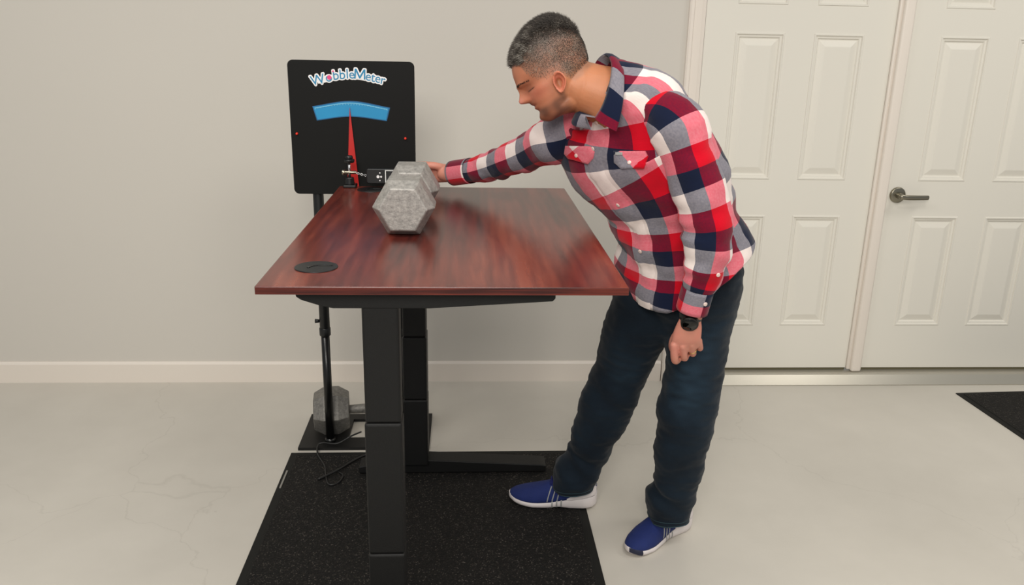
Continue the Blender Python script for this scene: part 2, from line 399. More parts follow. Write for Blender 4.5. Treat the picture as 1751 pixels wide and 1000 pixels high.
ZR = [(.269, .781), (.939, 1.5455), (1.655, 1.965)]
def door(name, x0, x1, cols):
    xs = [x0]+[v for c in cols for v in c]+[x1]; zs = [DBOT]+[v for r in ZR for v in r]+[DTOP-.004]
    bm = bmesh.new(); g = {}
    for i, x in enumerate(xs):
        for k, z in enumerate(zs): g[i, k] = bm.verts.new((x, WY, z))
    for i in range(len(xs)-1):
        for k in range(len(zs)-1):
            if i % 2 == 1 and k % 2 == 1: continue
            bm.faces.new((g[i, k], g[i+1, k], g[i+1, k+1], g[i, k+1]))
    bs = bmesh.new(); bs.free()
    box(bm, x0, x1, WY+.012, WY+.044, DBOT, DTOP-.004)
    # closed rim between face skin and core
    def wallstrip(pts):
        a = [bm.verts.new((x, WY, z)) for x, z in pts]; b = [bm.verts.new((x, WY+.012, z)) for x, z in pts]
        for i in range(len(pts)): j = (i+1) % len(pts); bm.faces.new((a[i], a[j], b[j], b[i]))
    wallstrip([(x0, DBOT), (x1, DBOT), (x1, DTOP-.004), (x0, DTOP-.004)])
    d = structure(obj(name, bm, M['door'], smooth=False, recalc=True))
    prof = [(0, 0), (.0025, -.003), (.007, -.003), (.010, .003), (.018, .004), (.022, .0095), (.026, .0095), (.050, .002), (.053, .0015)]
    for cx0, cx1 in cols:
        for z0, z1 in ZR:
            pb = bmesh.new(); prev = None
            for ins, dy in prof:
                cur = [pb.verts.new(p) for p in ((cx0+ins, WY+dy, z0+ins), (cx1-ins, WY+dy, z0+ins), (cx1-ins, WY+dy, z1-ins), (cx0+ins, WY+dy, z1-ins))]
                if prev:
                    for i in range(4): pb.faces.new((prev[i], prev[(i+1) % 4], cur[(i+1) % 4], cur[i]))
                prev = cur
            pb.faces.new(prev)
            obj('door_panel', pb, M['door'], d, smooth=False)
    bm = bmesh.new(); box(bm, x0+.004, x1-.004, WY+.002, WY+.04, .0495, DBOT+.001)
    obj('door_sweep', bm, M['gap'], d, smooth=False)
    return d
d1 = door('door_1', .978, 1.778, [(1.107, 1.315), (1.439, 1.652)])
d2 = door('door_2', 1.848, 2.66, [(1.981, 2.191), (2.318, 2.528)])
hx, hz = 1.897, .877
bm = bmesh.new(); cyl(bm, (hx, WY, hz), (hx, WY-.012, hz), .036, .033, 40, .003)
dh = obj('door_handle', bm, M['chrome'], d2)
bm = bmesh.new(); cyl(bm, (hx, WY-.012, hz), (hx, WY-.05, hz), .014, .012, 24); 
me = limb([((hx-.006, WY-.052, hz), .011, .011), ((hx+.02, WY-.055, hz-.002), .009, .011), ((hx+.06, WY-.054, hz-.003), .006, .0105), ((hx+.112, WY-.050, hz-.003), .005, .010)], n=16, m=14, p=3.5)
bm.from_mesh(me); obj('handle_lever', bm, M['chrome'], dh)
for d in (d1,):
    pass

# ------------------------------------------------------------ rubber mats
def rug(name, label, c4, h, label_piece=None):
    bm = bmesh.new(); ins = .022
    cen = sum((V3((x, y)) for x, y in c4), V3((0, 0)))/4
    def inset(d):
        out = []
        for i in range(4):
            p = V3(c4[i]); a = (V3(c4[i-1])-p).normalized(); b = (V3(c4[(i+1) % 4])-p).normalized(); out.append(p+(a+b)*d)
        return out
    rows = [(0, .0005), (0, .004), (ins, h*.62), (ins*1.1, h), (ins*1.3, h)]
    prev = None
    for d, z in rows:
        cur = [bm.verts.new((*p, z)) for p in inset(d)]
        if prev:
            for i in range(4): bm.faces.new((prev[i], prev[(i+1) % 4], cur[(i+1) % 4], cur[i]))
        else: bm.faces.new(cur[::-1])
        prev = cur
    t = thing(name, label, 'mat', (cen.x, cen.y, 0))
    setp(obj('mat_border', bm, M['rubber'], None, smooth=False), t)
    b2 = bmesh.new(); tp = inset(ins*1.3); g = 26
    vs = [[b2.verts.new((*((tp[0]*(1-i/g)+tp[1]*(i/g))*(1-j/g)+(tp[3]*(1-i/g)+tp[2]*(i/g))*(j/g)), h+.0003+.0012*noise.noise(V3((i*1.7, j*1.3, 0))))) for j in range(g+1)] for i in range(g+1)]
    for i in range(g):
        for j in range(g): b2.faces.new((vs[i][j], vs[i+1][j], vs[i+1][j+1], vs[i][j+1]))
    setp(obj('mat_surface', b2, M['mat'], None), t)
    return t
tm = rug('floor_mat', 'large black speckled rubber floor mat under the desk', [(-.648, 1.2), (.406, 1.2), (.406, 2.818), (-.648, 2.818)], .009)
bm = bmesh.new(); box(bm, -.638, -.632, 2.56, 2.68, .005, .0076); setp(obj('silver_label', bm, M['label'], smooth=False), tm)
rug('floor_mat', 'black rubber door mat lying askew on the floor before the double doors', [(2.26, 2.5), (3.9, 2.6), (3.85, 3.42), (2.224, 3.338)], .009)

# ------------------------------------------------------------ standing desk
DT = 1.0156; DXL, DXR, DYF, DYB = -.4227, .337, 1.613, 2.79
desk = thing('standing_desk', 'height-adjustable standing desk with cherry laminate top and black steel legs', 'desk', (-.04, 2.2, 0))
bm = bmesh.new(); box(bm, DXL+.0008, DXR-.0008, DYF+.0008, DYB-.0008, DT-.018, DT, .0015)
top = setp(obj('desktop', bm, M['wood'], smooth=False), desk)
bm = bmesh.new()
box(bm, DXL, DXR, DYF-.0006, DYF+.004, DT-.0175, DT-.0008, .0012); box(bm, DXL, DXR, DYB-.004, DYB+.0006, DT-.0175, DT-.0008, .0012)
box(bm, DXL-.0006, DXL+.004, DYF+.002, DYB-.002, DT-.0175, DT-.0008, .0012); box(bm, DXR-.004, DXR+.0006, DYF+.002, DYB-.002, DT-.0175, DT-.0008, .0012)
setp(obj('edge_band', bm, M['wood_edge'], smooth=False), desk)
def bracket(y0, y1):
    z = DT-.0182
    poly = [(-.352, z), (.190, z), (.190, z-.019), (.184, z-.025), (-.075, z-.041), (-.275, z-.041), (-.300, z-.036), (-.340, z-.023), (-.350, z-.016)]
    bm = bmesh.new(); prism(bm, poly, y0, y1, .0015); return setp(obj('top_bracket', bm, M['black'], smooth=False), desk)
bracket(1.652, 1.70); bracket(2.675, 2.723)
bm = bmesh.new()
for x in (-.27, .02):
    box(bm, x, x+.035, 1.70, 2.675, DT-.048, DT-.0185, .002)
setp(obj('cross_rail', bm, M['black'], smooth=False), desk)
for yc, hd_, xc_ in ((1.686, .030, -.1785), (2.680, .045, -.1715)):
    bm = bmesh.new(); box(bm, xc_-.039, xc_+.039, yc-hd_, yc+hd_, .69, DT-.055, .006, 3)
    u_ = obj('leg', bm, M['black'], smooth=False)
    setp(u_, desk)
    for n_, w_, z0, z1 in (('leg_sleeve', .0820, .36 if yc < 2 else .30, .69), ('leg_base_sleeve', .0840, .045, .36 if yc < 2 else .30)):
        if yc > 2 and n_ == 'leg_sleeve': z1 = .53
        bm = bmesh.new(); box(bm, xc_-w_/2, xc_+w_/2, yc-hd_-(w_-.078)/2, yc+hd_+(w_-.078)/2, z0, z1, .006, 3)
        s_ = obj(n_, bm, M['black'], smooth=False); setp(s_, desk)
    if yc > 2:
        for p in u_.data.vertices:
            if p.co.z < .72: p.co.z -= .16
    # foot: long tapered beam across
    prof = [(-.375, .012), (.292, .012), (.292, .036), (.275, .040), (-.13, .062), (-.225, .062), (-.36, .040), (-.375, .036)]
    bm = bmesh.new(); prism(bm, prof, yc-.035, yc+.035, .003); f_ = setp(obj('foot', bm, M['black'], smooth=False), desk)
    for x in (-.34, .26):
        bm = bmesh.new(); cyl(bm, (x, yc, .0092), (x, yc, .0125), .02, n=20); setp(obj('levelling_foot', bm, M['rubber'], smooth=False), desk)
for gx, gy, rot in ((-.3245, 1.758, .3), (-.3095, 2.722, 2.2)):
    bm = bmesh.new(); cyl(bm, (gx, gy, DT-.002), (gx, gy, DT+.0022), .047, .0465, 48, .001)
    g_ = setp(obj('grommet', bm, M['plastic'], smooth=False), desk)
    bm = bmesh.new()
    P = [(-.016, -.012), (-.012, -.002), (-.004, .006), (.008, .009), (.034, .009)]
    C = catmull([(gx+math.cos(0)*a*1.0, gy+b, DT+.0028) for a, b in P], 14)
    me = grid_mesh('slot', tube_rings(C, (0, 0, 1), .0008, .003, 8)); bm.from_mesh(me)
    sl = obj('cable_slot', bm, M['watch_glass']); sl.parent = g_
setp(cable('desk_cable', [(-.06, 2.2, .975), (-.085, 2.1, .958), (-.112, 2.0, .90), (-.15, 1.95, .955)], .0028, M['cord']), desk)
setp(cable('leg_cord', [(-.13, 2.60, .96), (-.226, 2.595, .82), (-.228, 2.6, .5), (-.2295, 2.6, .25), (-.235, 2.58, .08), (-.25, 2.52, .0125), (-.26, 2.44, .0125)], .0028, M['cord']), desk)

# ------------------------------------------------------------ the gauge board on its two-post stand
BX0, BX1, BZ0, BZ1, BY = -.590, -.172, .974, 1.4205, 2.868
stand = thing('wobble_gauge', 'black gauge board with blue dial and red needle on a two-post stand', 'sign', (-.38, 2.98, 0))
def rrect(x0, x1, z0, z1, r, seg=8):
    out = []
    for cx, cz, a0 in ((x1-r, z1-r, 0), (x0+r, z1-r, 90), (x0+r, z0+r, 180), (x1-r, z0+r, 270)):
        for k in range(seg+1):
            a = math.radians(a0+90*k/seg); out.append((cx+r*math.cos(a), cz+r*math.sin(a)))
    return out
bm = bmesh.new(); prism(bm, rrect(BX0, BX1, BZ0, BZ1, .018), BY-.004, BY+.004, .0007)
board = setp(obj('board', bm, M['board'], smooth=False), stand)
for px in (-.514, -.2395):
    bm = bmesh.new(); cyl(bm, (px, 2.892, .012), (px, 2.892, .47), .0155, n=24)
    cyl(bm, (px, 2.892, .012), (px, 2.892, .028), .02, n=24)
    p_ = setp(obj('post', bm, M['black_post']), stand)
    bm = bmesh.new(); cyl(bm, (px, 2.892, .45), (px, 2.892, 1.25), .0185, n=24, bev=.002); cyl(bm, (px, 2.892, .445), (px, 2.892, .475), .0205, n=24, bev=.002)
    u_ = setp(obj('post_sleeve', bm, M['plastic']), stand)
    bm = bmesh.new(); cyl(bm, (px-.018, 2.892, .50), (px-.034, 2.892, .50), .006, .008, 12); setp(obj('locking_knob', bm, M['plastic']), stand)
# base: flat steel plate with an opening
bm = bmesh.new()
for a in ((-.628, -.45, 2.842, 3.136), (-.45, -.20, 2.842, 2.925), (-.45, -.20, 3.085, 3.136), (-.20, -.135, 2.842, 3.136)):
    box(bm, a[0], a[1], a[2], a[3], 0.0002, .0118)
bmesh.ops.remove_doubles(bm, verts=bm.verts, dist=1e-5)
setp(obj('base_plate', bm, M['black'], smooth=False), stand)
# board graphics, all measured on the board face
FY = BY-.0046
def bxz(u, v): p = at(u, v, BY-.004); return p.x, p.z
def flat(name, polys, y, material, parent, th=.0004):
    bm = bmesh.new()
    for poly in polys: prism(bm, poly, y-th, y)
    return obj(name, bm, material, parent, smooth=False)
def poly_px(P): return [bxz(*p) for p in P]
def arc_band(tl, tm_, tr, bl, bm_, br, n=20):
    t = [catmull([tl, tm_, tr], n), catmull([bl, bm_, br], n)]
    a = [bxz(*p) for p in t[0]]; b = [bxz(*p) for p in t[1]]
    return [[a[i], a[i+1], b[i+1], b[i]] for i in range(n-1)]
gz = (lambda u, v: (480+u/4, 90+v/4))
rim = setp(flat('gauge_rim', arc_band(gz(216, 366), gz(480, 330), gz(748, 376), gz(248, 464), gz(480, 438), gz(726, 468)), FY, M['gauge_dark'], None), stand)
setp(flat('gauge_face', arc_band(gz(224, 371), gz(480, 338), gz(738, 381), gz(253, 457), gz(480, 432), gz(721, 461)), FY-.0004, M['gauge'], None), stand)
tk = []
for i in range(27):
    t = i/26; x = 236+t*(728-236); yv = 370-34*(1-(2*t-1)**2)*.93+t*9
    L = 9 if i % 13 == 0 else 5
    a, b = gz(x, yv+6), gz(x, yv+6+L); a = (a[0], a[1]+.3); b = (b[0], b[1]+1.2); c = [bxz(a[0]-.35, a[1]), bxz(a[0]+.35, a[1]), bxz(b[0]+.35, b[1]), bxz(b[0]-.35, b[1])]; tk.append(c)
setp(flat('gauge_ticks', tk, FY-.0008, M['gauge_light'], None), stand)
setp(flat('gauge_line', arc_band(gz(234, 376), gz(480, 343), gz(730, 386), gz(234, 381), gz(480, 348), gz(730, 391)), FY-.0013, M['gauge_light'], None), stand)
a = bxz(*gz(473, 372)); b = bxz(*gz(458, 712)); b0 = bxz(*gz(450, 915)); c0 = bxz(*gz(538, 915)); c = bxz(*gz(517, 712))
nd = bmesh.new(); prism(nd, [a, (b0[0]+.004, b0[1]), c0], BY-.0105, BY-.0075)
cyl(nd, ((b0[0]+c0[0])/2, BY-.0105, b0[1]+.004), ((b0[0]+c0[0])/2, BY-.004, b0[1]+.004), .012)
setp(obj('needle', nd, M['needle'], smooth=False), stand)
for u, v, bt in ((112, 553, 0), (853, 586, 0)):
    x, z = bxz(*gz(u, v)); bm = bmesh.new(); cyl(bm, (x, BY-.004, z), (x, BY-.013, z), .0045, .0035, 14, .001)
    setp(obj('red_peg', bm, M['red_led']), stand)
# lettering on an arc: white sticker outline behind blue letters
def glyph(ch, size, off, x, z, rot, y):
    if ch == 'M':
        e = off*1.2; h = size*.70; w_ = size*.40; s_ = size*.055+e
        P = [(-w_-e, -e), (-w_+size*.02-e, h+e), (-w_+size*.14, h+e), (0, h*.30+e), (w_-size*.14, h+e), (w_-size*.02+e, h+e), (w_+e, -e), (w_-2*s_, -e), (w_-2.2*s_, h*.72), (s_*.8, h*.06-e), (-s_*.8, h*.06-e), (-w_+2.2*s_, h*.72), (-w_+2*s_, -e)]
        bm = bmesh.new(); bm.faces.new([bm.verts.new((a, c, 0)) for a, c in P]); me = bpy.data.meshes.new('t'); bmesh.ops.triangulate(bm, faces=bm.faces); bm.to_mesh(me); bm.free()
        me.transform(Matrix.Translation((x, y, z)) @ Matrix.Rotation(-rot, 4, 'Y') @ Matrix.Rotation(PI/2, 4, 'X')); return me
    cu = bpy.data.curves.new('t', 'FONT'); cu.body = ch; cu.size = size; cu.align_x = 'CENTER'; cu.offset = off; cu.fill_mode = 'FRONT'; cu.resolution_u = 4; cu.extrude = .0002
    cu.extrude = 0
    o = bpy.data.objects.new('t', cu); COL.objects.link(o)
    dg = bpy.context.evaluated_depsgraph_get(); dg.update(); me = bpy.data.meshes.new_from_object(o.evaluated_get(dg)); bpy.data.objects.remove(o)
    R = Matrix.Translation((x, y, z)) @ Matrix.Rotation(-rot, 4, 'Y') @ Matrix.Rotation(PI/2, 4, 'X')
    me.transform(R); return me
L = [('W', 262, 216, .0455, 13, 0), ('o', 334, 196, .042, 9, 0), ('b', 381, 184, .044, 6, 0), ('b', 424, 179, .044, 3, 0), ('l', 457, 176, .044, 1, 0), ('e', 487, 176, .042, -1, 0), ('M', 541, 180, .046, -4, 0), ('e', 597, 190, .042, -8, 0), ('t', 629, 198, .044, -10, 0), ('e', 661, 204, .042, -12, 0), ('r', 694, 214, .042, -13, 0)]
white = []; blue = []
ppx = lambda u, v: bxz(*gz(u, v))
for ch, u, v, sz, rot, _ in L:
    x, z = ppx(u, v); r_ = math.radians(rot)
    for dx in range(16):
        a_ = dx/16*2*PI; white.append(glyph(ch, sz, 0, x+.0043*math.cos(a_), z+.0043*math.sin(a_), r_, FY-.0006-.000006*len(white)))
    blue.append(glyph(ch, sz, 0, x, z, r_, FY-.0022-.00003*len(blue)))
x, z = ppx(332, 188)
wm = join_meshes(white); setp(link('sticker_outline', wm, M['white'], None, False), stand)
bandp = setp(flat('sticker_backing', arc_band(gz(240, 170), gz(470, 136), gz(700, 178), gz(258, 212), gz(470, 180), gz(690, 214)), FY, M['white'], None), stand)
setp(link('lettering', join_meshes(blue), M['letter'], None, False), stand)
x, z = ppx(333, 169); bm = bmesh.new(); cyl(bm, (x, FY-.0019, z), (x, FY-.0029, z), .0072, n=24); setp(obj('pink_dot', bm, M['pink'], smooth=False), stand)
x, z = ppx(358, 127); bm = bmesh.new(); cyl(bm, (x, FY-.0003, z), (x, FY-.0026, z), .003, n=16); setp(obj('pink_dot', bm, M['pink'], smooth=False), stand)

# ------------------------------------------------------------ clamp and hanging scale on the rear edge of the desk
CX, CY = -.386, 2.768
cl = thing('desk_clamp', 'small black clamp with a chrome screw on the rear corner of the desk', 'clamp', (CX, CY, DT))
bm = bmesh.new(); box(bm, CX-.020, CX+.022, CY-.02, CY+.03, DT, DT+.010, .003); box(bm, CX-.012, CX+.012, CY+.026, CY+.036, DT-.06, DT+.012, .002)
cyl(bm, (CX, CY, DT+.009), (CX, CY, DT+.034), .016, .014, 24, .003); box(bm, CX-.02, CX+.02, CY-.015, CY+.034, DT-.062, DT-.052, .002)
cyl(bm, (CX, CY, DT-.052), (CX, CY, DT-.019), .007, n=12)
setp(obj('jaw', bm, M['plastic'], smooth=False), cl)
bm = bmesh.new(); cyl(bm, (CX, CY, DT+.030), (CX, CY, DT+.090), .0045, n=16); setp(obj('screw', bm, M['steel']), cl)
bm = bmesh.new(); cyl(bm, (CX, CY, DT+.082), (CX, CY, DT+.094), .017, .019, 24, .003); cyl(bm, (CX, CY, DT+.094), (CX, CY, DT+.106), .0135, .012, 24, .003)
setp(obj('knob', bm, M['plastic']), cl)
bm = bmesh.new(); cyl(bm, (CX-.022, CY, DT+.050), (CX+.024, CY, DT+.050), .0055, n=14, bev=.001); cyl(bm, (CX-.024, CY, DT+.050), (CX-.014, CY, DT+.050), .009, n=14, bev=.001)
setp(obj('cross_pin', bm, M['chrome']), cl)
sc = thing('hanging_scale', 'dark handheld hook scale with a white pictogram held taut between clamp and hand', 'scale', (-.27, CY-.01, DT+.05))
SY = CY-.012; z0 = DT+.044
bm = bmesh.new(); prism(bm, rrect(-.328, -.196, DT+.016, DT+.066, .008, 5), SY-.011, SY+.011, .003)
setp(obj('scale_body', bm, M['plastic'], smooth=False), sc)
def disc(x, z, r, e=1): 
    return [(x+r*math.cos(k/16*2*PI), z+r*e*math.sin(k/16*2*PI)) for k in range(16)]
fy = SY-.0114
bm = bmesh.new()
ux = lambda u, v: (lambda p: (p.x, p.z))(at(560+u/5.555, 240+v/5.555, SY-.0114))
for (u, v, r) in ((480, 345, .0050), (509, 345, .0032), (497, 309, .0022), (498, 381, .0022)):
    x, z = ux(u, v); prism(bm, disc(x, z, r), fy-.0004, fy)
x, z = ux(480, 333); 
setp(obj('pictogram', bm, M['white'], smooth=False), sc)
bm = bmesh.new(); x0, zz0 = ux(549, 400); x1, zz1 = ux(625, 283)
prism(bm, [(x0, zz0), (x0, zz1), (-.20, zz1), (-.20, zz1-.003), (x0+.003, zz1-.003), (x0+.003, zz0)], fy-.001, fy)
prism(bm, [(x0+.012, zz0), (-.200, zz0), (-.200, zz0+.002), (x0+.012, zz0+.002)], fy-.001, fy)
setp(obj('display_frame', bm, M['screen_frame'], smooth=False), sc)
bm = bmesh.new()
prism(bm, [(x0+.004, zz0+.003), (-.202, zz0+.003), (-.202, zz1-.004), (x0+.004, zz1-.004)], fy-.0005, fy)
setp(obj('display', bm, M['screen'], smooth=False), sc)
def chain(name, p, q, n, r, wire, material, parent):
    p, q = V3(p), V3(q); d = (q-p)/n
    for i in range(n):
        c = p+d*(i+.5); L = d.length*.72; side = V3((0, 0, 1)) if i % 2 else V3((0, 1, 0)); dn = d.normalized()
        C = [c+dn*L*math.cos(k/16*2*PI)+side*r*math.sin(k/16*2*PI) for k in range(17)]
        ref = dn.cross(side)
        o = link(name, grid_mesh(name, tube_rings(np.array(C), np.array(ref), wire, wire, 6), cap0=False, cap1=False), material, None); setp(o, parent)
chain('chain_link', (CX+.020, CY-.006, DT+.050), (-.329, SY, DT+.041), 6, .0032, .0011, M['steel'], sc)
pull = [(-.197, SY, DT+.062), (-.175, SY-.008, DT+.064), (-.155, SY-.02, DT+.062), (-.148, SY-.02, DT+.045), (-.155, SY-.02, DT+.028), (-.175, SY-.008, DT+.022), (-.197, SY, DT+.022)]
setp(cable('pull_handle', pull, .006, M['plastic'], n=10, m=30), sc)

# ------------------------------------------------------------ dumbbells
def hexhead(bm, a0, a1, a2, a3, R, Ri, zc):     # along local Y: inner face a0, full size a1..a2, inner face a3
    prev = None
    for a, r in ((a0, Ri-.004), (a0+.001, Ri), (a1, R), (a2, R), (a3-.001, Ri), (a3, Ri-.004)):
        cur = [bm.verts.new((r*math.cos(k*PI/3), a, zc+r*math.sin(k*PI/3))) for k in range(6)]
        if prev:
            for i in range(6): bm.faces.new((prev[i], prev[(i+1) % 6], cur[(i+1) % 6], cur[i]))
        else: bm.faces.new(cur)
        prev = cur
    bm.faces.new(prev[::-1])
    bmesh.ops.recalc_face_normals(bm, faces=bm.faces)
    bmesh.ops.bevel(bm, geom=[e for e in bm.edges if e.calc_face_angle(0) > .3], offset=.0022, segments=2, profile=.5, affect='EDGES')
def dumbbell(label, loc, rz, R, L, hl, mt, flat_z):
    t = thing('dumbbell', label, 'dumbbell', loc); t.rotation_euler = (0, 0, rz)
    zc = R*math.cos(PI/6)
    for s in (-1, 1):
        bm = bmesh.new(); y0 = -L/2 if s < 0 else L/2-hl
        fr, bk = (.034, .034) if hl > .14 else (.04, .04)
        hexhead(bm, y0, y0+fr, y0+hl-bk, y0+hl, R, R*.77, zc)
        obj('weight_head', bm, mt, t, smooth=False)
    bm = bmesh.new(); C = catmull([(0, -L/2+hl-.01, zc), (0, 0, zc), (0, L/2-hl+.01, zc)], 14)
    rr = .016+.003*np.sin(np.linspace(0, PI, 14))
    bm.from_mesh(grid_mesh('h', tube_rings(C, (0, 0, 1), rr, rr, 20))); obj('handle', bm, M['iron2'], t)
    return t
dumbbell('large grey cast-iron hex dumbbell standing on the desktop', (-.1555, 2.246, DT+.0006), math.radians(-.5), .080, .40, .145, M['iron'], 0)
dumbbell('grey hex dumbbell lying on the stand\'s base plate behind the desk leg', (-.385, 3.012, .0118), math.radians(97), .095, .41, .135, M['iron2'], 0)

# ------------------------------------------------------------ loose cords on the floor
o = cable('power_cord', [(-.39, 2.845, .075), (-.43, 2.86, .05), (-.48, 2.84, .03), (-.5335, 2.85, .028), (-.552, 2.84, .022), (-.545, 2.79, .0125), (-.505, 2.70, .0125), (-.49, 2.63, .0125), (-.47, 2.57, .0125), (-.44, 2.58, .0125), (-.43, 2.63, .0125), (-.455, 2.66, .0125)], .0032, M['cord'])
o['label'] = 'thin black cord curling down over the base plate onto the mat'; o['category'] = 'cord'
o = cable('power_cord', [(-.30, 2.76, .034), (-.36, 2.77, .020), (-.41, 2.73, .0145), (-.45, 2.66, .0195), (-.512, 2.605, .0128)], .0042, M['cord'])
o['label'] = 'thicker black cord end lying straight on the mat left of the desk leg'; o['category'] = 'cord'

# ------------------------------------------------------------ the man
man = thing('person', 'man in red plaid shirt and dark jeans leaning over the desk', 'person', (.50, 2.30, 0))
def lerp(x, xs, ys): return np.interp(x, xs, ys)
def sm(x): x = np.clip(x, 0, 1); return x*x*(3-2*x)

# head frame: origin at the skull centre between the ears, f forward, s to his left, u up
EAR = V3((0.2290, 2.0950, 1.3960))
hs = (-_F+Vector((0, 0, -.14))).normalized()
hf = (-.85*_R-.53*_U); hf = (hf-hf.dot(hs)*hs).normalized()
hu = (-.53*_R+.85*_U); hu = (hu-hu.dot(hs)*hs-hu.dot(hf)*hf).normalized()
HO = EAR-hs*.072
HM = np.array([list(hf), list(hs), list(hu)])       # rows
def h2w(p): return np.asarray(p) @ HM + np.array(HO)
def w2h(p): return (np.asarray(p)-np.array(HO)) @ HM.T

HT = np.array([  # u, front, back, half width
 (-.066, .054, .022, .008), (-.062, .064, .008, .024), (-.054, .072, -.008, .036), (-.044, .0755, -.022, .045), (-.032, .0735, -.038, .052),
 (-.020, .0725, -.055, .057), (-.008, .0750, -.070, .061), (.004, .0755, -.088, .064), (.018, .0745, -.101, .067), (.034, .0775, -.107, .069),
 (.046, .0845, -.110, .070), (.054, .0865, -.112, .071), (.066, .0850, -.113, .073), (.084, .0810, -.112, .0745), (.102, .0730, -.110, .073),
 (.119, .0610, -.105, .069), (.134, .0460, -.097, .062), (.147, .0260, -.086, .050), (.157, .0040, -.072, .036), (.163, -.018, -.055, .016), (.164, -.030, -.042, .004)])
def head_mesh(grow=0.0):
    NU, NT = 110, 144
    K = catmull(HT, NU); th = np.arange(NT)/NT*2*PI
    u = K[:, 0][:, None]; ff = K[:, 1][:, None]; fb = K[:, 2][:, None]; w_ = np.maximum(K[:, 3], .002)[:, None]
    fc = fb+(ff-fb)*.44
    c, s = np.cos(th)[None], np.sin(th)[None]
    p = 2.25; cc = np.sign(c)*np.abs(c)**(2/p); ss = np.sign(s)*np.abs(s)**(2/p)
    Fv = np.where(cc > 0, fc+(ff-fc)*cc, fc+(fc-fb)*cc); Sv = w_*ss*np.ones_like(u); U_ = u*np.ones_like(Fv)
    front = sm(cc/.55)
    G = lambda a, m_, sg: np.exp(-((a-m_)/sg)**2)
    aS = np.abs(Sv)
    # nose: bridge, tip and wings
    hn = lerp(U_, [-.002, .002, .006, .012, .018, .026, .036, .046, .056], [0, .004, .015, .029, .031, .024, .014, .006, .001])
    sg = lerp(U_, [0, .006, .014, .024, .046], [.013, .015, .0125, .0085, .0075])
    Fv = Fv+front*hn*np.exp(-(np.abs(Sv)/sg)**2.4)
    Fv += front*(.0055*G(U_, -.0035, .0045)*G(Sv, 0, .019)+.005*G(U_, -.0175, .0045)*G(Sv, 0, .017)-.0045*G(U_, -.0105, .0022)*G(Sv, 0, .022)-.003*G(U_, -.028, .006)*G(Sv, 0, .02)+.004*G(U_, -.048, .010)*G(Sv, 0, .018))
    Fv += front*(.0045*G(U_, .051, .006)*G(aS, .024, .016)-.011*G(U_, .034, .010)*G(aS, .031, .014)+.0065*G(U_, .033, .0065)*G(aS, .031, .011)-.004*G(U_, .0275, .0018)*G(aS, .031, .012))
    Sv += np.sign(Sv)*(.004*G(U_, .016, .012)*G(Fv, .045, .022)-.005*G(U_, .045, .016)*G(Fv, .062, .016)+.002*G(U_, -.03, .02)*G(Fv, -.01, .02))
    R = np.stack([Fv, Sv, U_], -1)
    me = grid_mesh('head', h2w(R.reshape(-1, 3)).reshape(NU, NT, 3))
    return me, R
hm, HR = head_mesh()

def ear_mesh(side):
    NR, NT = 22, 48; R = np.zeros((NR, NT, 3))
    for i in range(NR):
        q = i/(NR-1)
        for j in range(NT):
            a = j/NT*2*PI     # 0 = back, pi/2 = top
            x = -math.cos(a)*.0170; z = math.sin(a)*(.029 if math.sin(a) > 0 else .027)
            if math.sin(a) < 0: x = x*(1-.35*abs(math.sin(a)))+.004*abs(math.sin(a))
            back = .5+.5*math.cos(a-.35)
            if q < .45: k = q/.45; rr = .84+.16*k; h = -.004+(.004+.017*(.25+.75*back))*k            # outer skirt
            else: k = (q-.45)/.55; rr = 1-.96*k; h = .017*(.25+.75*back)*(1-sm((k-.20)/.16)*.70)-.008*sm((k-.45)/.25)+.0050*math.exp(-((k-.56)/.08)**2)*back*back
            R[i, j] = (x*rr, h, z*rr)
    f = -.004+R[..., 0]*math.cos(.22)+R[..., 2]*math.sin(-.22)*.9; u = .001+R[..., 2]*math.cos(.22)+R[..., 0]*math.sin(.22)
    s = .0705+R[..., 1]*1.15
    return grid_mesh('ear', h2w(np.stack([f, s*side, u], -1).reshape(-1, 3)).reshape(NR, NT, 3))

H = lambda f, s, u: Vector(h2w((f, s, u)))
parts = [hm, ear_mesh(1), ear_mesh(-1)]
NB = V3((0.3800, 2.1550, 1.3570))       # base of the neck
parts.append(limb([(H(-.030, 0, .03), .055, .060), (H(-.040, 0, -.02), .060, .064), (V3((0.2980, 2.1650, 1.3840)), .064, .066), (V3((0.3420, 2.1600, 1.3700)), .070, .072), (NB, .085, .09)], ref=hs, n=36, m=24))
parts.append(limb([(H(.048, 0, -.052), .012, .030), (H(.020, 0, -.048), .022, .044), (H(-.01, 0, -.045), .035, .050)], ref=hu, n=24, m=10))
# trunk, arms and legs inside the clothes
LSH, RSH = V3((0.5070, 2.0550, 1.3230)), V3((0.2880, 2.2900, 1.2390))
parts.append(limb([(V3((0.6250, 2.2700, 0.8390)), .12, .09), (V3((0.5390, 2.2000, 1.0920)), .12, .085), (V3((0.4750, 2.1700, 1.2220)), .12, .08), (V3((0.4300, 2.1600, 1.2950)), .09, .07), (NB, .06, .06)], ref=(.68, -.71, .18), n=28, m=16))
parts.append(limb([(NB, .04), (LSH, .045), (V3((0.5940, 2.0000, 1.0860)), .034), (V3((0.6070, 2.0100, 0.9310)), .029), (V3((0.5930, 2.0250, 0.8070)), .0265, .023)], ref=_R, n=24, m=24))
parts.append(limb([(NB, .04), (RSH, .034), (V3((0.1800, 2.4600, 1.1630)), .032), (V3((0.0620, 2.5800, 1.1120)), .031), (V3((-0.0400, 2.6750, 1.0790)), .0265, .030), (V3((-0.0650, 2.6900, 1.0770)), .0255, .030)], ref=(0, 0, 1), n=24, m=30))
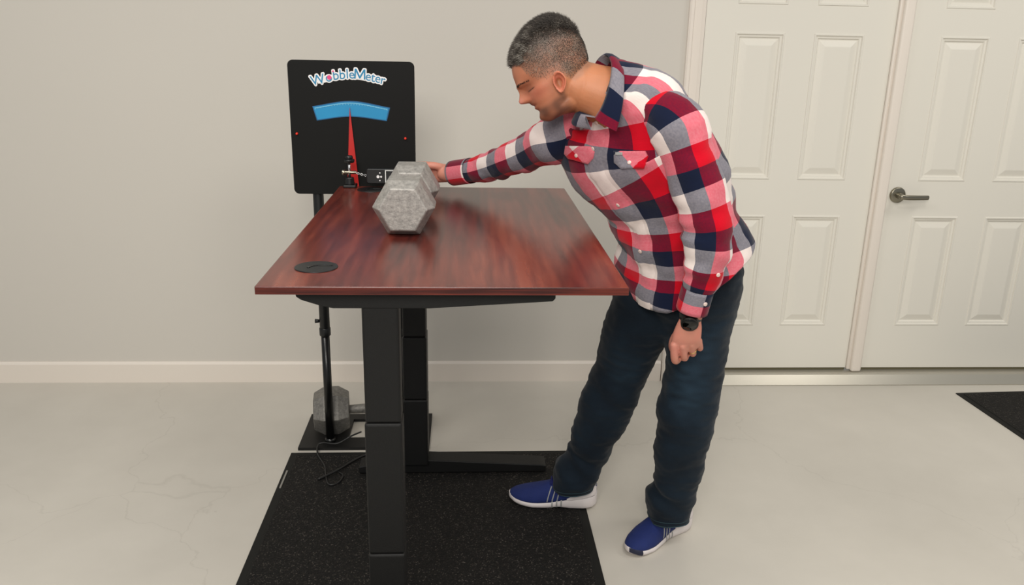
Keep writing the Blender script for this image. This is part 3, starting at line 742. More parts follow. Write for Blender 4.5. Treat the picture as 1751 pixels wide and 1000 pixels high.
parts.append(limb([(V3((0.6250, 2.2700, 0.8390)), .07), (V3((0.6720, 2.2400, 0.7420)), .060), (V3((0.6600, 2.2150, 0.4760)), .048), (V3((0.6490, 2.2500, 0.1410)), .034), (V3((0.6390, 2.2450, 0.0810)), .030)], n=20, m=16))
parts.append(limb([(V3((0.6090, 2.3000, 0.8130)), .07), (V3((0.5350, 2.3400, 0.6890)), .060), (V3((0.4550, 2.3900, 0.3960)), .048), (V3((0.3790, 2.4300, 0.1240)), .034), (V3((0.3660, 2.4350, 0.0770)), .030)], n=20, m=16))
# left hand, hanging, back of the hand towards the camera
parts.append(limb([(V3((0.5930, 2.0280, 0.8090)), .026, .020), (V3((0.5900, 2.0300, 0.7810)), .034, .019), (V3((0.5870, 2.0340, 0.7500)), .0385, .0175), (V3((0.5900, 2.0400, 0.7310)), .039, .0140)], ref=_R, n=32, m=14, p=2.6))
def finger(pts, rs): return limb([(p, r) for p, r in zip(pts, rs)], ref=(.3, -.6, .6), n=14, m=12)
for K, P1, P2, P3, r in (((1152.5, 590, 2.034), (1154, 615, 2.046), (1160, 613, 2.074), (1163, 600, 2.084), .0108), ((1167.5, 592, 2.031), (1170, 611, 2.050), (1173, 607, 2.077), (1174, 594, 2.084), .0103),
                         ((1182, 589, 2.032), (1184.5, 604, 2.055), (1185, 600, 2.080), (1184, 590, 2.084), .0098), ((1195, 582, 2.035), (1197, 595, 2.056), (1196, 592, 2.077), (1194, 583, 2.080), .0088)):
    parts.append(finger([at(*K), at(*P1), at(*P2), at(*P3)], [r*1.03, r, r*.92, r*.8]))
parts.append(finger([V3((0.5740, 2.0500, 0.7640)), V3((0.5640, 2.0680, 0.7340)), V3((0.5640, 2.0800, 0.7050)), V3((0.5780, 2.0900, 0.6810))], [.013, .0125, .0105, .0085]))
# right hand, fist round the pull handle of the scale
parts.append(limb([(V3((-0.0480, 2.6820, 1.0780)), .0265, .029), (V3((-0.0730, 2.7000, 1.0770)), .030, .023), (V3((-0.1040, 2.7180, 1.0760)), .034, .019), (V3((-0.1350, 2.7320, 1.0750)), .035, .016)], ref=(0, 0, 1), n=32, m=14, p=2.6))
for i, (dv, r, L_) in enumerate(((-12.5, .0098, 1.0), (-4.5, .0102, 1.08), (4, .0098, 1.02), (12, .0088, .85))):
    v = 293.5+dv
    parts.append(finger([at(728, v, 2.733), at(728-20*L_, v+.5, 2.735), at(728-21*L_, v+1, 2.706), at(728-4*L_, v+1.5, 2.694)], [r*1.05, r, r*.95, r*.82]))
parts.append(finger([V3((-0.0740, 2.6880, 1.0940)), V3((-0.0970, 2.6800, 1.1030)), V3((-0.1210, 2.6800, 1.1040)), V3((-0.1520, 2.6840, 1.0960))], [.0135, .0125, .011, .009]))
body = modify(join_meshes(parts), [('REMESH', dict(mode='VOXEL', voxel_size=.0026, use_smooth_shade=True)), ('SMOOTH', dict(factor=.5, iterations=3))])
body.name = 'body'
# natural skin colouring: stubble, lips, ear and knuckle redness, cropped scalp
def hairline(f): return np.interp(f, [-.115, -.100, -.07, -.040, -.030, -.018, .013, .0395, .0530, .058, .075], [.004, -.006, -.014, -.016, -.004, .012, .026, .037, .058, .086, .100])
def srgbv(c): return np.array(srgb(c)[:3])
def paint_body(me):
    P = coords(me); Hc = w2h(P); f, s, u = Hc.T; n_ = len(P)
    C = np.tile(srgbv((200, 134, 112)), (n_, 1))
    nz = np.array([noise.noise(Vector(p)*45) for p in P]); nz2 = np.array([noise.noise(Vector(p)*14+Vector((3, 1, 7))) for p in P])
    inhead = (np.abs(s) < .1) & (f > -.14) & (f < .13) & (u > -.10) & (u < .18)
    def blend(mask, col):
        nonlocal C
        mask = np.clip(mask, 0, 1)[:, None]; C = C*(1-mask)+srgbv(col)*mask
    face = inhead.astype(float)
    hd = np.linalg.norm(P-np.array(HO), axis=1) < .34
    blend(hd*1.0, (184, 118, 88))
    neck = hd*(1-sm((f+.02)/.05))*(1-sm((u-.0)/.04)); blend(neck*.8, (190, 124, 84))
    G = lambda a, m_, sg: np.exp(-((a-m_)/sg)**2)
    aS = np.abs(s)
    blend(face*.55*G(u, .012, .018)*G(f, .055, .030), (190, 104, 84))
    ear = face*sm((aS-.068)/.004)*G(u, .0, .04)*G(f, -.004, .024); blend(ear*.7, (205, 112, 92))
    blend(face*.8*sm((f-.088)/.01)*G(u, .014, .014), (200, 128, 112))
    blend(face*.8*G(u, -.0105, .008)*G(s, 0, .022)*sm((f-.07)/.006), (160, 88, 78))
    # stubble along jaw, chin and lip
    jaw = np.maximum(sm((-.018-u+.45*np.clip(f-.04, 0, 1)*0)/.016)*sm((f+.012)/.018), .9*G(u, -.0015, .005)*G(s, 0, .028)*sm((f-.06)/.01))
    side = sm((.018-f)/.012)*sm((f+.010)/.01)*sm((.02-u)/.012)*sm((u+.05)/.02)*.55
    jaw = jaw*(1-sm((-.058-u)/.02)*sm((.045-f)/.03)*.8)
    blend(face*jaw*(.62+.5*nz), (98, 64, 50)); blend(face*side*(.6+.5*nz)*(aS < .074), (110, 70, 52))
    # cropped scalp
    hl = u-hairline(f); hmask = sm((hl+.003)/.012)*face*(aS < .079); hmask = hmask*(1-ear)
    blend(hmask*(.35+.40*sm(hl/.06)+.35*nz), (116, 97, 83)); blend(sm((u-.07)/.05)*face*hmask*.85, (62, 54, 47))
    blend(face*.8*sm((aS-.016)/.006)*sm((.046-aS)/.006)*G(u, .0270+.02*(aS-.03), .0016)*sm((f-.04)/.01), (60, 40, 32))
    # hands
    hand = (~hd)
    blend(hand*(.35+.5*nz2), (214, 140, 126)); blend(hand*.25*sm(nz*1.5), (196, 112, 100))
    C *= (1+.05*nz)[:, None]
    cl_ = me.color_attributes.new('Col', 'FLOAT_COLOR', 'POINT')
    cl_.data.foreach_set('color', np.hstack([np.clip(C, 0, 1), np.ones((n_, 1))]).astype(np.float32).ravel())
paint_body(body)
setp(link('body', body, M['skin'], None), man)

# short hair: fine tapered strands, longer on top
def strands(name, sites, material, parent, wdt=.0006):
    V = []; Fc = []; Cc = []
    for p, n_, d, L_, col in sites:
        t = n_.cross(d); t = t.normalized() if t.length > 1e-4 else Vector((1, 0, 0)); b = d.cross(t).normalized()
        k = len(V); mid = p+(n_*.45+d*.55).normalized()*L_*.5; tip = p+d*L_
        V += [p+t*wdt-n_*.001, p-t*wdt*.5+b*wdt-n_*.001, p-t*wdt*.5-b*wdt-n_*.001, mid+t*wdt*.7, mid-t*wdt*.35+b*wdt*.6, mid-t*wdt*.35-b*wdt*.6, tip]
        Fc += [(k, k+1, k+4, k+3), (k+1, k+2, k+5, k+4), (k+2, k, k+3, k+5), (k+3, k+4, k+6), (k+4, k+5, k+6), (k+5, k+3, k+6)]
        Cc += [col]*7
    me = bpy.data.meshes.new(name); me.from_pydata([tuple(v) for v in V], [], Fc)
    c = me.color_attributes.new('Col', 'FLOAT_COLOR', 'POINT'); c.data.foreach_set('color', np.array([[*x, 1] for x in Cc], dtype=np.float32).ravel())
    return setp(link(name, me, material, None), parent)
sites = []; rs = random.Random(3)
NU, NT = HR.shape[:2]
Pw = h2w(HR.reshape(-1, 3)).reshape(NU, NT, 3)
greys = [srgbv(c) for c in ((48, 42, 37), (66, 59, 52), (88, 81, 74), (120, 113, 104), (172, 166, 156))]
areas = []; cells = []
for i in range(NU-1):
    for j in range(NT):
        a, b, c = Vector(Pw[i, j]), Vector(Pw[i, (j+1) % NT]), Vector(Pw[i+1, j])
        f, s, u = HR[i, j]
        hl = u-float(hairline(f))
        if hl < 0: continue
        ar = (b-a).cross(c-a).length; cells.append((i, j, ar, hl))
tot = sum(c[2] for c in cells)
for i, j, ar, hl in cells:
    f, s, u = HR[i, j]
    top = float(sm((u-(.088+.022*math.exp(-((f+.01)/.035)**2)-.55*max(0, -f-.07)))/.045)); 
    if f > .045 and u > .088: top = max(top, float(sm((hl-.001)/.008)))
    dens = 38000*(.55+.45*top)*min(1, .12+hl/.055)
    k = dens*ar/tot; k = int(k)+(rs.random() < k-int(k))
    a, b, c = Vector(Pw[i, j]), Vector(Pw[i, (j+1) % NT]), Vector(Pw[i+1, j])
    n_ = (b-a).cross(c-a).normalized()
    if n_.dot(a-HO) < 0: n_ = -n_
    for _ in range(k):
        p = a+(b-a)*rs.random()+(c-a)*rs.random()
        comb = hf*(.75*top)+hu*(.15-.6*(1-top))+Vector((rs.uniform(-1, 1), rs.uniform(-1, 1), rs.uniform(-1, 1)))*.55
        d = (n_*(.9 if top > .5 else .45)+comb).normalized()
        if d.dot(n_) < .15: d = (d+n_*.4).normalized()
        L_ = (.0036+.0120*top)*rs.uniform(.6, 1.15)
        clump = noise.noise(p*60)
        g = min(4, max(0, int(1.6+.5*(1-top)-1.1*math.exp(-((f+.045)/.03)**2)*top+clump*2.2+rs.gauss(0, 1)+(.7 if top > .5 and f > 0 else 0)-(.3 if f < -.03 else 0))))
        sites.append((p, n_, d, L_, greys[g]*rs.uniform(.8, 1.2)))
strands('hair', sites, M['hair'], man)
# eyebrows and lashes, rooted on the face surface
FR = HR.reshape(-1, 3); FRm = FR[:, 0] > .02; FRf = FR[FRm]
def hp(s, u):
    q = FRf[np.argmin((FRf[:, 1]-s)**2+(FRf[:, 2]-u)**2)]; return H(*q)
sb = []; bc = srgbv((62, 44, 34))
for sd in (1, -1):
    sb = []
    for k in range(150):
        t = rs.random(); s = sd*(.012+.034*t); u = .0500+.0035*math.sin(t*PI)-.003*t+rs.uniform(-.0016, .0016)
        q = hp(s, u)+Vector([rs.uniform(-.0009, .0009) for _ in range(3)]); d = (hs*sd*(.5+.2*t)-hf*(.1+.8*t)+hu*.15*(1-t)+Vector([rs.uniform(-.15, .15) for _ in range(3)])).normalized()
        sb.append((q, (q-HO).normalized(), d, .0055*rs.uniform(.7, 1.1), bc*rs.uniform(.8, 1.4)))
    strands('eyebrow', sb, M['hair'], man, .0004); sb = []
    for k in range(70):
        t = rs.random(); s = sd*(.020+.026*t); q = hp(s, .0275)
        sb.append((q, (q-HO).normalized(), (hf*.5-hu*.6+hs*sd*.5).normalized(), .0045, bc*.6))
    strands('eyelashes', sb, M['hair'], man, .0004)
for sd in (1, -1):
    bm = bmesh.new(); bmesh.ops.create_uvsphere(bm, u_segments=20, v_segments=14, radius=.0105, matrix=Matrix.Translation(H(.0490, sd*.0275, .0290)))
    setp(obj('eye', bm, M['eye']), man)

# ------------------------------------------------------------ shirt
from mathutils.bvhtree import BVHTree
PER = .155
def fold(p, amp, sc=(9, 9, 4), seed=0):
    q = Vector((p[0]*sc[0]+seed, p[1]*sc[1], p[2]*sc[2])); return amp*(noise.noise(q)+.5*noise.noise(q*2.1))
def displace(R, amp, sc, seed, w_=None):
    m_, n_ = R.shape[:2]; ctr = R.mean(1)
    for i in range(m_):
        for j in range(n_):
            d = R[i, j]-ctr[i]; L_ = np.linalg.norm(d)
            if L_ > 1e-6: R[i, j] += d/L_*fold(R[i, j], amp, sc, seed)*(1 if w_ is None else w_[i])
def shell(R, UV, t=.004):
    """close the loft by turning the open ends inwards"""
    def inner(i, k): c = R[i].mean(0); d = R[i]-c; L_ = np.linalg.norm(d, axis=1)[:, None]; return R[k]-(R[k]-R[k].mean(0))/np.maximum(np.linalg.norm(R[k]-R[k].mean(0), axis=1)[:, None], 1e-6)*t
    a = [inner(6, 6), inner(0, 0)]; b = [inner(-1, -1), inner(-7, -7)]
    return np.concatenate([np.array(a), R, np.array(b)]), np.concatenate([UV[[6, 0]], UV, UV[[-1, -7]]])
# torso: centre line px, depth, lateral axis, half width, front depth, back depth
TS = [((1168, 500), 2.265, (.50, -.85, .05), .205, .155, .150),
      ((1168, 455), 2.255, (.53, -.84, .07), .195, .150, .145),
      ((1158, 400), 2.235, (.57, -.81, .10), .186, .140, .135),
      ((1142, 345), 2.210, (.61, -.77, .14), .188, .132, .125),
      ((1115, 295), 2.195, (.65, -.74, .16), .215, .132, .120),
      ((1083, 250), 2.195, (.67, -.72, .18), .228, .128, .115),
      ((1075, 212), 2.178, (.68, -.71, .18), .206, .110, .105),
      ((1068, 185), 2.165, (.68, -.71, .18), .172, .094, .094),
      ((1054, 164), 2.165, (.66, -.72, .18), .122, .085, .082),
      ((1040, 152), 2.165, (.62, -.76, .18), .086, .078, .074),
      ((1030, 148), 2.165, (.60, -.78, .18), .078, .074, .070)]
NTo, NMo = 150, 96
K = catmull([[*at(*t[0], t[1]), *t[2], t[3], t[4], t[5]] for t in TS], NMo)
T, X, Y = frames(K[:, :3], K[:, 3:6])
Yf = np.cross(X, T)      # towards the chest
th = np.arange(NTo)/NTo*2*PI        # 0 = chest centre, +90 = his left side
TH = th[None]+np.interp(np.arange(NMo), [15, 48, 80, 95], [0, -.15, -.12, 0])[:, None]
c, s = np.cos(TH), np.sin(TH); p = 2.3
cc = np.sign(c)*np.abs(c)**(2/p); ss = np.sign(s)*np.abs(s)**(2/p)
dep = np.where(cc > 0, K[:, 7][:, None], K[:, 8][:, None])
R = K[:, None, :3]+(K[:, 6][:, None]*ss)[..., None]*X[:, None]+(dep*cc)[..., None]*Yf[:, None]
vlen = np.concatenate([[0], np.cumsum(np.linalg.norm(np.diff(K[:, :3], axis=0), axis=1))])
hem = np.interp(np.degrees(th), [0, 22, 45, 70, 95, 130, 165, 190, 225, 265, 300, 330, 345, 360], [-.004, -.012, -.048, -.100, -.140, -.165, -.140, -.120, -.11, -.075, -.045, -.022, -.008, -.004])
fall = np.clip(1-vlen/.30, 0, 1)
hemU = hem[None, :]*fall[:, None]
R = R-T[:, None]*hemU[..., None]
# sag folds at the belly and drape over the hips
for i in range(NMo):
    t_ = vlen[i]
    for j in range(NTo):
        a = th[j]; d = R[i, j]-K[i, :3]; d /= np.linalg.norm(d)
        fr = max(0, math.cos(a))
        k = .006*math.sin(34*t_+2.2*a)*math.exp(-((t_-.20)/.14)**2)+.005*math.sin(3*a*2+5*t_)*math.exp(-(t_/.10)**2)
        R[i, j] += d*(k+fold(R[i, j], .012, (7, 7, 11), 4)*(1 if t_ < .5 else .4)+fold(R[i, j], .0028, (24, 24, 38), 2))
U0, V0 = .167, -.23
uu = np.concatenate([th, [2*PI]]); UVt = np.zeros((NMo, NTo+1, 2))
UVt[..., 0] = U0+(uu/(2*PI))*7; hU = np.concatenate([hemU, hemU[:, :1]], 1)
UVt[..., 1] = V0+(vlen[-1]-vlen[:, None]+hU)/PER
R2, UV2 = shell(R, UVt, .005)
torso = grid_mesh('torso', R2, cap0=False, cap1=False, uv=UV2)
def sleeve(keys, ref, uoff, voff, width_cols, seed, folds):
    N, Mr = 56, 90
    K = catmull([[*k[0], k[1], k[2]] for k in keys], Mr)
    R = tube_rings(K[:, :3], ref, K[:, 3], K[:, 4], N, 2.1)
    L_ = np.concatenate([[0], np.cumsum(np.linalg.norm(np.diff(K[:, :3], axis=0), axis=1))])
    for i in range(Mr):
        for j in range(N):
            a = j/N*2*PI; d = R[i, j]-K[i, :3]; d /= np.linalg.norm(d); t_ = L_[i]/L_[-1]; k = 0
            for (c0, sg, amp, fq, sk, a0) in folds:
                k += amp*math.sin(fq*L_[i]+sk*math.cos(a-a0))*math.exp(-((t_-c0)/sg)**2)*(.5+.5*math.cos(a-a0))
            R[i, j] += d*(k+fold(R[i, j], .007, (11, 11, 11), seed)+fold(R[i, j], .0026, (30, 30, 42), seed+3))*(1-.85*float(sm((t_-.84)/.10)))
    uvs = np.zeros((Mr, N+1, 2)); uvs[..., 0] = uoff-np.arange(N+1)/N*width_cols; uvs[..., 1] = voff+L_[:, None]/PER
    R, uvs = shell(R, uvs, .004)
    return grid_mesh('sleeve', R, cap0=False, cap1=False, uv=uvs), K
# left sleeve hangs down to the cuff; angle 0 of each ring faces image right
LS = [(V3((0.4510, 2.1000, 1.3440)), .050, .045), (V3((0.4880, 2.0650, 1.3320)), .068, .060), (V3((0.5170, 2.0350, 1.3040)), .076, .072), (V3((0.5360, 2.0200, 1.2560)), .070, .069), (V3((0.5630, 2.0100, 1.1860)), .064, .066), (V3((0.5910, 2.0000, 1.1150)), .060, .063),
      (V3((0.6090, 2.0000, 1.0480)), .058, .063), (V3((0.6100, 2.0000, 0.9880)), .055, .059), (V3((0.6060, 2.0100, 0.9230)), .049, .050), (V3((0.5990, 2.0150, 0.8850)), .038, .038), (V3((0.5940, 2.0200, 0.8490)), .034, .034)]
ls, _ = sleeve(LS, (.1, 1, 0), .92, .31, 2.6, 11, [(.62, .12, .006, 95, 1.5, 1.5*PI), (.82, .12, .004, 120, 1, 1.3*PI), (.25, .15, .003, 60, 1, PI), (.70, .2, .004, 70, 2, .6*PI)])
RS = [(V3((0.3650, 2.2250, 1.2720)), .058, .065), (V3((0.3080, 2.2680, 1.2620)), .070, .074), (V3((0.2560, 2.3000, 1.2370)), .068, .066), (V3((0.2150, 2.3750, 1.2080)), .058, .056), (V3((0.1620, 2.4500, 1.1710)), .050, .050), (V3((0.1050, 2.5250, 1.1370)), .046, .046),
      (V3((0.0440, 2.5950, 1.1070)), .042, .042), (V3((0.0070, 2.6320, 1.0950)), .035, .035), (V3((-0.0330, 2.6720, 1.0830)), .034, .034)]
rsl, _ = sleeve(RS, (0, 0, 1), .1, .15, 2.4, 23, [(.35, .2, .005, 70, 1.5, 1), (.75, .25, .004, 90, 1.2, 2)])
# cuffs
def cuff(P0, P1, ra, rb, ref, uo, vo, vl, cols=2.2):
    C = np.linspace(np.array(P0), np.array(P1), 8); Rr = tube_rings(C, ref, ra, rb, 48, 2.2)
    uvs = np.zeros((8, 49, 2)); uvs[..., 0] = uo+np.arange(49)/48*cols; uvs[..., 1] = vo+np.linspace(0, vl, 8)[:, None]
    inn = C[:, None]+(Rr-C[:, None])*.93
    Rr = np.concatenate([inn[2:3], Rr, inn[-1:], inn[-3:-2]]); uvs = np.concatenate([uvs[2:3], uvs, uvs[-1:], uvs[-3:-2]])
    return grid_mesh('cuff', Rr, cap0=False, cap1=False, uv=uvs)
shirt = bpy.data.meshes.new('shirt'); bm = bmesh.new()
for me in (torso, ls, rsl): bm.from_mesh(me)
bm.normal_update(); bm.to_mesh(shirt); bt = bmesh.new(); bt.from_mesh(torso); tvh = BVHTree.FromBMesh(bt); bt.free()
bvh = BVHTree.FromBMesh(bm); bm.free()
sh = link('shirt', shirt, M['plaid'], None); setp(sh, man)
def child(o, par):      # sub-part of a part that carries its own coordinates
    o.parent = par; o.matrix_parent_inverse = Matrix.Translation(-man.location); o.matrix_parent_inverse = par.matrix_parent_inverse.inverted() @ Matrix.Translation(-man.location) if False else Matrix.Identity(4); return o
cm1 = cuff(V3((0.6000, 2.0120, 0.8960)), V3((0.5910, 2.0220, 0.8320)), .0415, .041, _R, .653, .97, -.55, -1.6)
cm2 = cuff(V3((0.0180, 2.6220, 1.0980)), V3((-0.0380, 2.6780, 1.0810)), .0405, .041, (0, 0, 1), .5, .3, .4)
bt = bmesh.new(); bt.from_mesh(cm1); bt.from_mesh(shirt); cvh = BVHTree.FromBMesh(bt); bt.free()
child(link('cuff', cm1, M['plaid']), sh); child(link('cuff', cm2, M['plaid']), sh)
def hit(u, v, off=0.0, bvh=bvh):
    o = Vector((0, 0, CAM_H)); d = (at(u, v, 2.0)-o).normalized()
    loc, nor, _, _ = bvh.ray_cast(o, d)
    if loc is None: return None, None
    if nor.dot(d) > 0: nor = -nor
    return loc+nor*off, nor
# placket strip down the chest, from the collar to the hem, laid on the cloth
def on_torso(i, a, off):      # ring i, angle a (radians)
    j = (a/(2*PI)*NTo) % NTo; j0 = int(j); f_ = j-j0; P = R[i, j0]*(1-f_)+R[i, (j0+1) % NTo]*f_
    d = P-K_t[i]; return P+d/np.linalg.norm(d)*off
K_t = K[:, :3]
wdt = 7; rows = list(range(0, NMo-6)); G_ = np.zeros((len(rows), wdt, 3)); UVp = np.zeros((len(rows), wdt, 2))
for a_, i in enumerate(rows):
    for b_ in range(wdt):
        x = (b_/(wdt-1)-.5)*2; r0 = .19
        ang = x*.0165/r0*1.25
        G_[a_, b_] = on_torso(i, ang, .0030 if abs(x) < .99 else .0002)
        UVp[a_, b_] = (U0+ang/(2*PI)*7, UVt[i, 0, 1])
child(link('placket', grid_mesh('placket', G_, closed_u=False, cap0=False, cap1=False, uv=UVp), M['plaid']), sh)
for i in (86, 71, 54, 38, 22):
    if i >= NMo-6: continue
    P = Vector(on_torso(i, 0, .0036)); n_ = (P-Vector(K_t[i])).normalized()
    bm = bmesh.new(); cyl(bm, P-n_*.0005, P+n_*.0022, .0062, .0056, 20, .0008)
    child(obj('button', bm, M['button']), sh)
# chest pocket flaps
def flap(name, poly, off, mt, du, dv, rot, parent=sh, g=14, thick=.0025):
    pts = [np.array(p, float) for p in poly]; cen = sum(pts)/len(pts)
    # border resampled, rings shrinking to the centre
    bord = []
    for i in range(len(pts)):
        a, b = pts[i], pts[(i+1) % len(pts)]
        for k in range(6): bord.append(a+(b-a)*k/6)
    rings = []; uvs = []
    for sc_, of in ((1, -.002), (1, off), (.96, off+thick), (.7, off+thick), (.4, off+thick), (.1, off+thick), (.01, off+thick)):
        rr = []; uu_ = []
        for b in bord:
            q = cen+(b-cen)*sc_; P, _n = hit(q[0], q[1], of, tvh)
            if P is None: P = Vector(rings[-1][len(rr)]) if rings else at(q[0], q[1], 2.1)
            rr.append(list(P)); x, y = (q-cen)/100*.9; ca, sa = math.cos(rot), math.sin(rot); uu_.append((du+x*ca-y*sa, dv+x*sa+y*ca))
        uu_.append(uu_[0]); rings.append(rr); uvs.append(uu_)
    return child(link(name, grid_mesh(name, np.array(rings), cap0=False, cap1=False, uv=np.array(uvs)), mt), parent)
fl1 = flap('pocket_flap', [(1050, 258), (1104, 258), (1109, 268), (1102, 287), (1063, 289), (1051, 278)], .003, M['plaid'], .72, .22, .7)
fl2 = flap('pocket_flap', [(968, 249), (1011, 250), (1018, 259), (1016, 270), (1007, 280), (973, 271), (966, 262)], .003, M['plaid'], .05, .45, .7)
for (u, v) in ((1078, 279), (988, 265)):
    P, n_ = hit(u, v, .006, tvh)
    if P: bm = bmesh.new(); cyl(bm, P-n_*.003, P+n_*.0022, .0055, .005, 18, .0008); child(obj('button', bm, M['button']), sh)
flap('care_label', [(1054, 260), (1066, 260), (1066, 265), (1054, 265)], .0065, M['shoe_grey'], 0, 0, 0, thick=.0008)
# cuff buttons and sleeve placket
for (u, v) in ((1206, 520), (1228, 470)):
    P, n_ = hit(u, v, .0006, cvh)
    if P is None: continue
    bm = bmesh.new(); cyl(bm, P-n_*.002, P+n_*.0020, .0058, .0052, 18, .0008); child(obj('button', bm, M['button']), sh)

# collar: stand and two folded leaves
def collar():
    # inner fold line and outer edge, from his right front round the nape to his left front
    Fd = [V3((0.2980, 2.0850, 1.3190)), V3((0.2880, 2.1350, 1.3300)), V3((0.3110, 2.2150, 1.3810)), V3((0.3390, 2.2150, 1.4500)), V3((0.3540, 2.1600, 1.4660)), V3((0.3590, 2.1050, 1.4420)), V3((0.3500, 2.0720, 1.3970)), V3((0.3350, 2.0600, 1.3510)), V3((0.3180, 2.0660, 1.3190))]
    Oe = [V3((0.3130, 2.0720, 1.2890)), V3((0.2730, 2.1500, 1.3010)), V3((0.3440, 2.2700, 1.3630)), V3((0.3910, 2.2450, 1.4290)), V3((0.3940, 2.1650, 1.4490)), V3((0.3880, 2.0900, 1.4200)), V3((0.3830, 2.0520, 1.3710)), V3((0.3760, 2.0380, 1.3260)), V3((0.3680, 2.0340, 1.2910))]
    n_ = 80; A = catmull([list(p) for p in Fd], n_); B = catmull([list(p) for p in Oe], n_)
    cen = np.array(V3((0.3350, 2.1500, 1.3850)))
    rows = []; 
    for k, q in ((0, 0), (.08, .006), (.3, .009), (.6, .008), (.9, .006), (1, .003), (1, -.001), (.6, .001), (.1, -.002)):
        P = A*(1-k)+B*k; d = P-cen; d /= np.linalg.norm(d, axis=1)[:, None]; rows.append(P+d*q)
    # stand: from the fold down inside to the neckline
    st = A+(cen-A)*.08+np.array(T[-1])*(-.030); rows = [st]+rows
    Rr = np.array(rows).transpose(1, 0, 2)
    Ln = np.concatenate([[0], np.cumsum(np.linalg.norm(np.diff(B, axis=0), axis=1))])
    kk = [-.4, 0, .08, .3, .6, .9, 1, 1, .6, .1]; uvs = np.zeros((n_, len(kk), 2))
    for j, k in enumerate(kk): uvs[:, j, 0] = .37+.24*max(k, 0)
    uvs[..., 1] = .54+(Ln[-1]-Ln)[:, None]/PER*.9
    return grid_mesh('collar', Rr, closed_u=False, cap0=False, cap1=False, uv=uvs)
co = collar(); child(link('collar', co, M['plaid']), sh)

# ------------------------------------------------------------ jeans
def leg(keys, folds, seed):
    Kk = catmull([[*k[0], k[1], k[2]] for k in keys], 70); N = 48
    Rr = tube_rings(Kk[:, :3], _R, Kk[:, 3], Kk[:, 4], N, 2.15)
    L_ = np.concatenate([[0], np.cumsum(np.linalg.norm(np.diff(Kk[:, :3], axis=0), axis=1))])
    for i in range(70):
        t_ = L_[i]/L_[-1]
        for j in range(N):
            a = j/N*2*PI; d = Rr[i, j]-Kk[i, :3]; d /= np.linalg.norm(d); k = 0
            for (c0, sg, amp, fq, sk, a0) in folds: k += amp*math.sin(fq*L_[i]+sk*math.cos(a-a0))*math.exp(-((t_-c0)/sg)**2)*(.35+.65*math.cos((a-a0)/2)**2)
            Rr[i, j] += d*(k+fold(Rr[i, j], .007, (8, 8, 8), seed))
    return grid_mesh('leg', Rr), Kk
LL = [(V3((0.6630, 2.2450, 0.8640)), .118, .118), (V3((0.6740, 2.2350, 0.7790)), .108, .115), (V3((0.6710, 2.2250, 0.6850)), .092, .105), (V3((0.6700, 2.2150, 0.5700)), .080, .093), (V3((0.6580, 2.2100, 0.4590)), .086, .086), (V3((0.6570, 2.2150, 0.3800)), .079, .080),
      (V3((0.6530, 2.2200, 0.3190)), .078, .076), (V3((0.6530, 2.2300, 0.2540)), .073, .073), (V3((0.6520, 2.2400, 0.1920)), .066, .072), (V3((0.6370, 2.2500, 0.1280)), .075, .080), (V3((0.6390, 2.2480, 0.0880)), .066, .078), (V3((0.6400, 2.2450, 0.0670)), .062, .076)]
RL = [(V3((0.5620, 2.3150, 0.8260)), .112, .115), (V3((0.5380, 2.3250, 0.7320)), .100, .108), (V3((0.5070, 2.3450, 0.6310)), .096, .098), (V3((0.4880, 2.3700, 0.5150)), .079, .088), (V3((0.4640, 2.3800, 0.4510)), .087, .086), (V3((0.4340, 2.4000, 0.3340)), .080, .080),
      (V3((0.4140, 2.4100, 0.2630)), .071, .073), (V3((0.4060, 2.4250, 0.2040)), .064, .068), (V3((0.3780, 2.4300, 0.1480)), .074, .078), (V3((0.3610, 2.4350, 0.0990)), .073, .078), (V3((0.3620, 2.4350, 0.0750)), .066, .074)]
lgl, KL = leg(LL, [(.52, .10, .005, 60, 2.2, 2.8), (.88, .08, .008, 85, 2.0, 2.8), (.70, .1, .004, 50, 2, .5)], 5)
lgr, KR = leg(RL, [(.50, .08, .007, 55, 2.0, 2.9), (.88, .10, .009, 85, 2.2, 2.9), (.7, .1, .004, 50, 1.5, 0)], 9)
pel = limb([(V3((0.6200, 2.2450, 0.9760)), .155, .112), (V3((0.6250, 2.2550, 0.9390)), .170, .125), (V3((0.6330, 2.2650, 0.8760)), .180, .135), (V3((0.6350, 2.2750, 0.7930)), .175, .130), (V3((0.6360, 2.2800, 0.7380)), .13, .10)], ref=(.52, -.85, .05), n=40, m=14)
jm = modify(join_meshes([lgl, lgr, pel]), [('REMESH', dict(mode='VOXEL', voxel_size=.006, use_smooth_shade=True)), ('SMOOTH', dict(factor=.6, iterations=3))])
P = coords(jm); N_ = normals(jm)
cr = np.array([noise.noise(Vector((p[0]*26, p[1]*26, p[2]*60))) for p in P]); put(jm, P+N_*(cr*.0032)[:, None])
wr = np.zeros(len(P))
for (pt, rad, am) in ((V3((0.6120, 2.1300, 0.5610)), .085, .42), (V3((0.6250, 2.1200, 0.6800)), .08, .20), (V3((0.4670, 2.2800, 0.5620)), .07, .2), (V3((0.6520, 2.1200, 0.7490)), .06, .15)):
    wr += am*np.exp(-(np.linalg.norm(P-np.array(pt), axis=1)/rad)**2)
wr *= .75+.6*cr
wa = jm.attributes.new('wear', 'FLOAT', 'POINT'); wa.data.foreach_set('value', np.clip(wr, 0, 1).astype(np.float32))
jo = setp(link('jeans', jm, M['denim'], None), man)
bj = bmesh.new(); bj.from_mesh(jm); jb = BVHTree.FromBMesh(bj); bj.free()
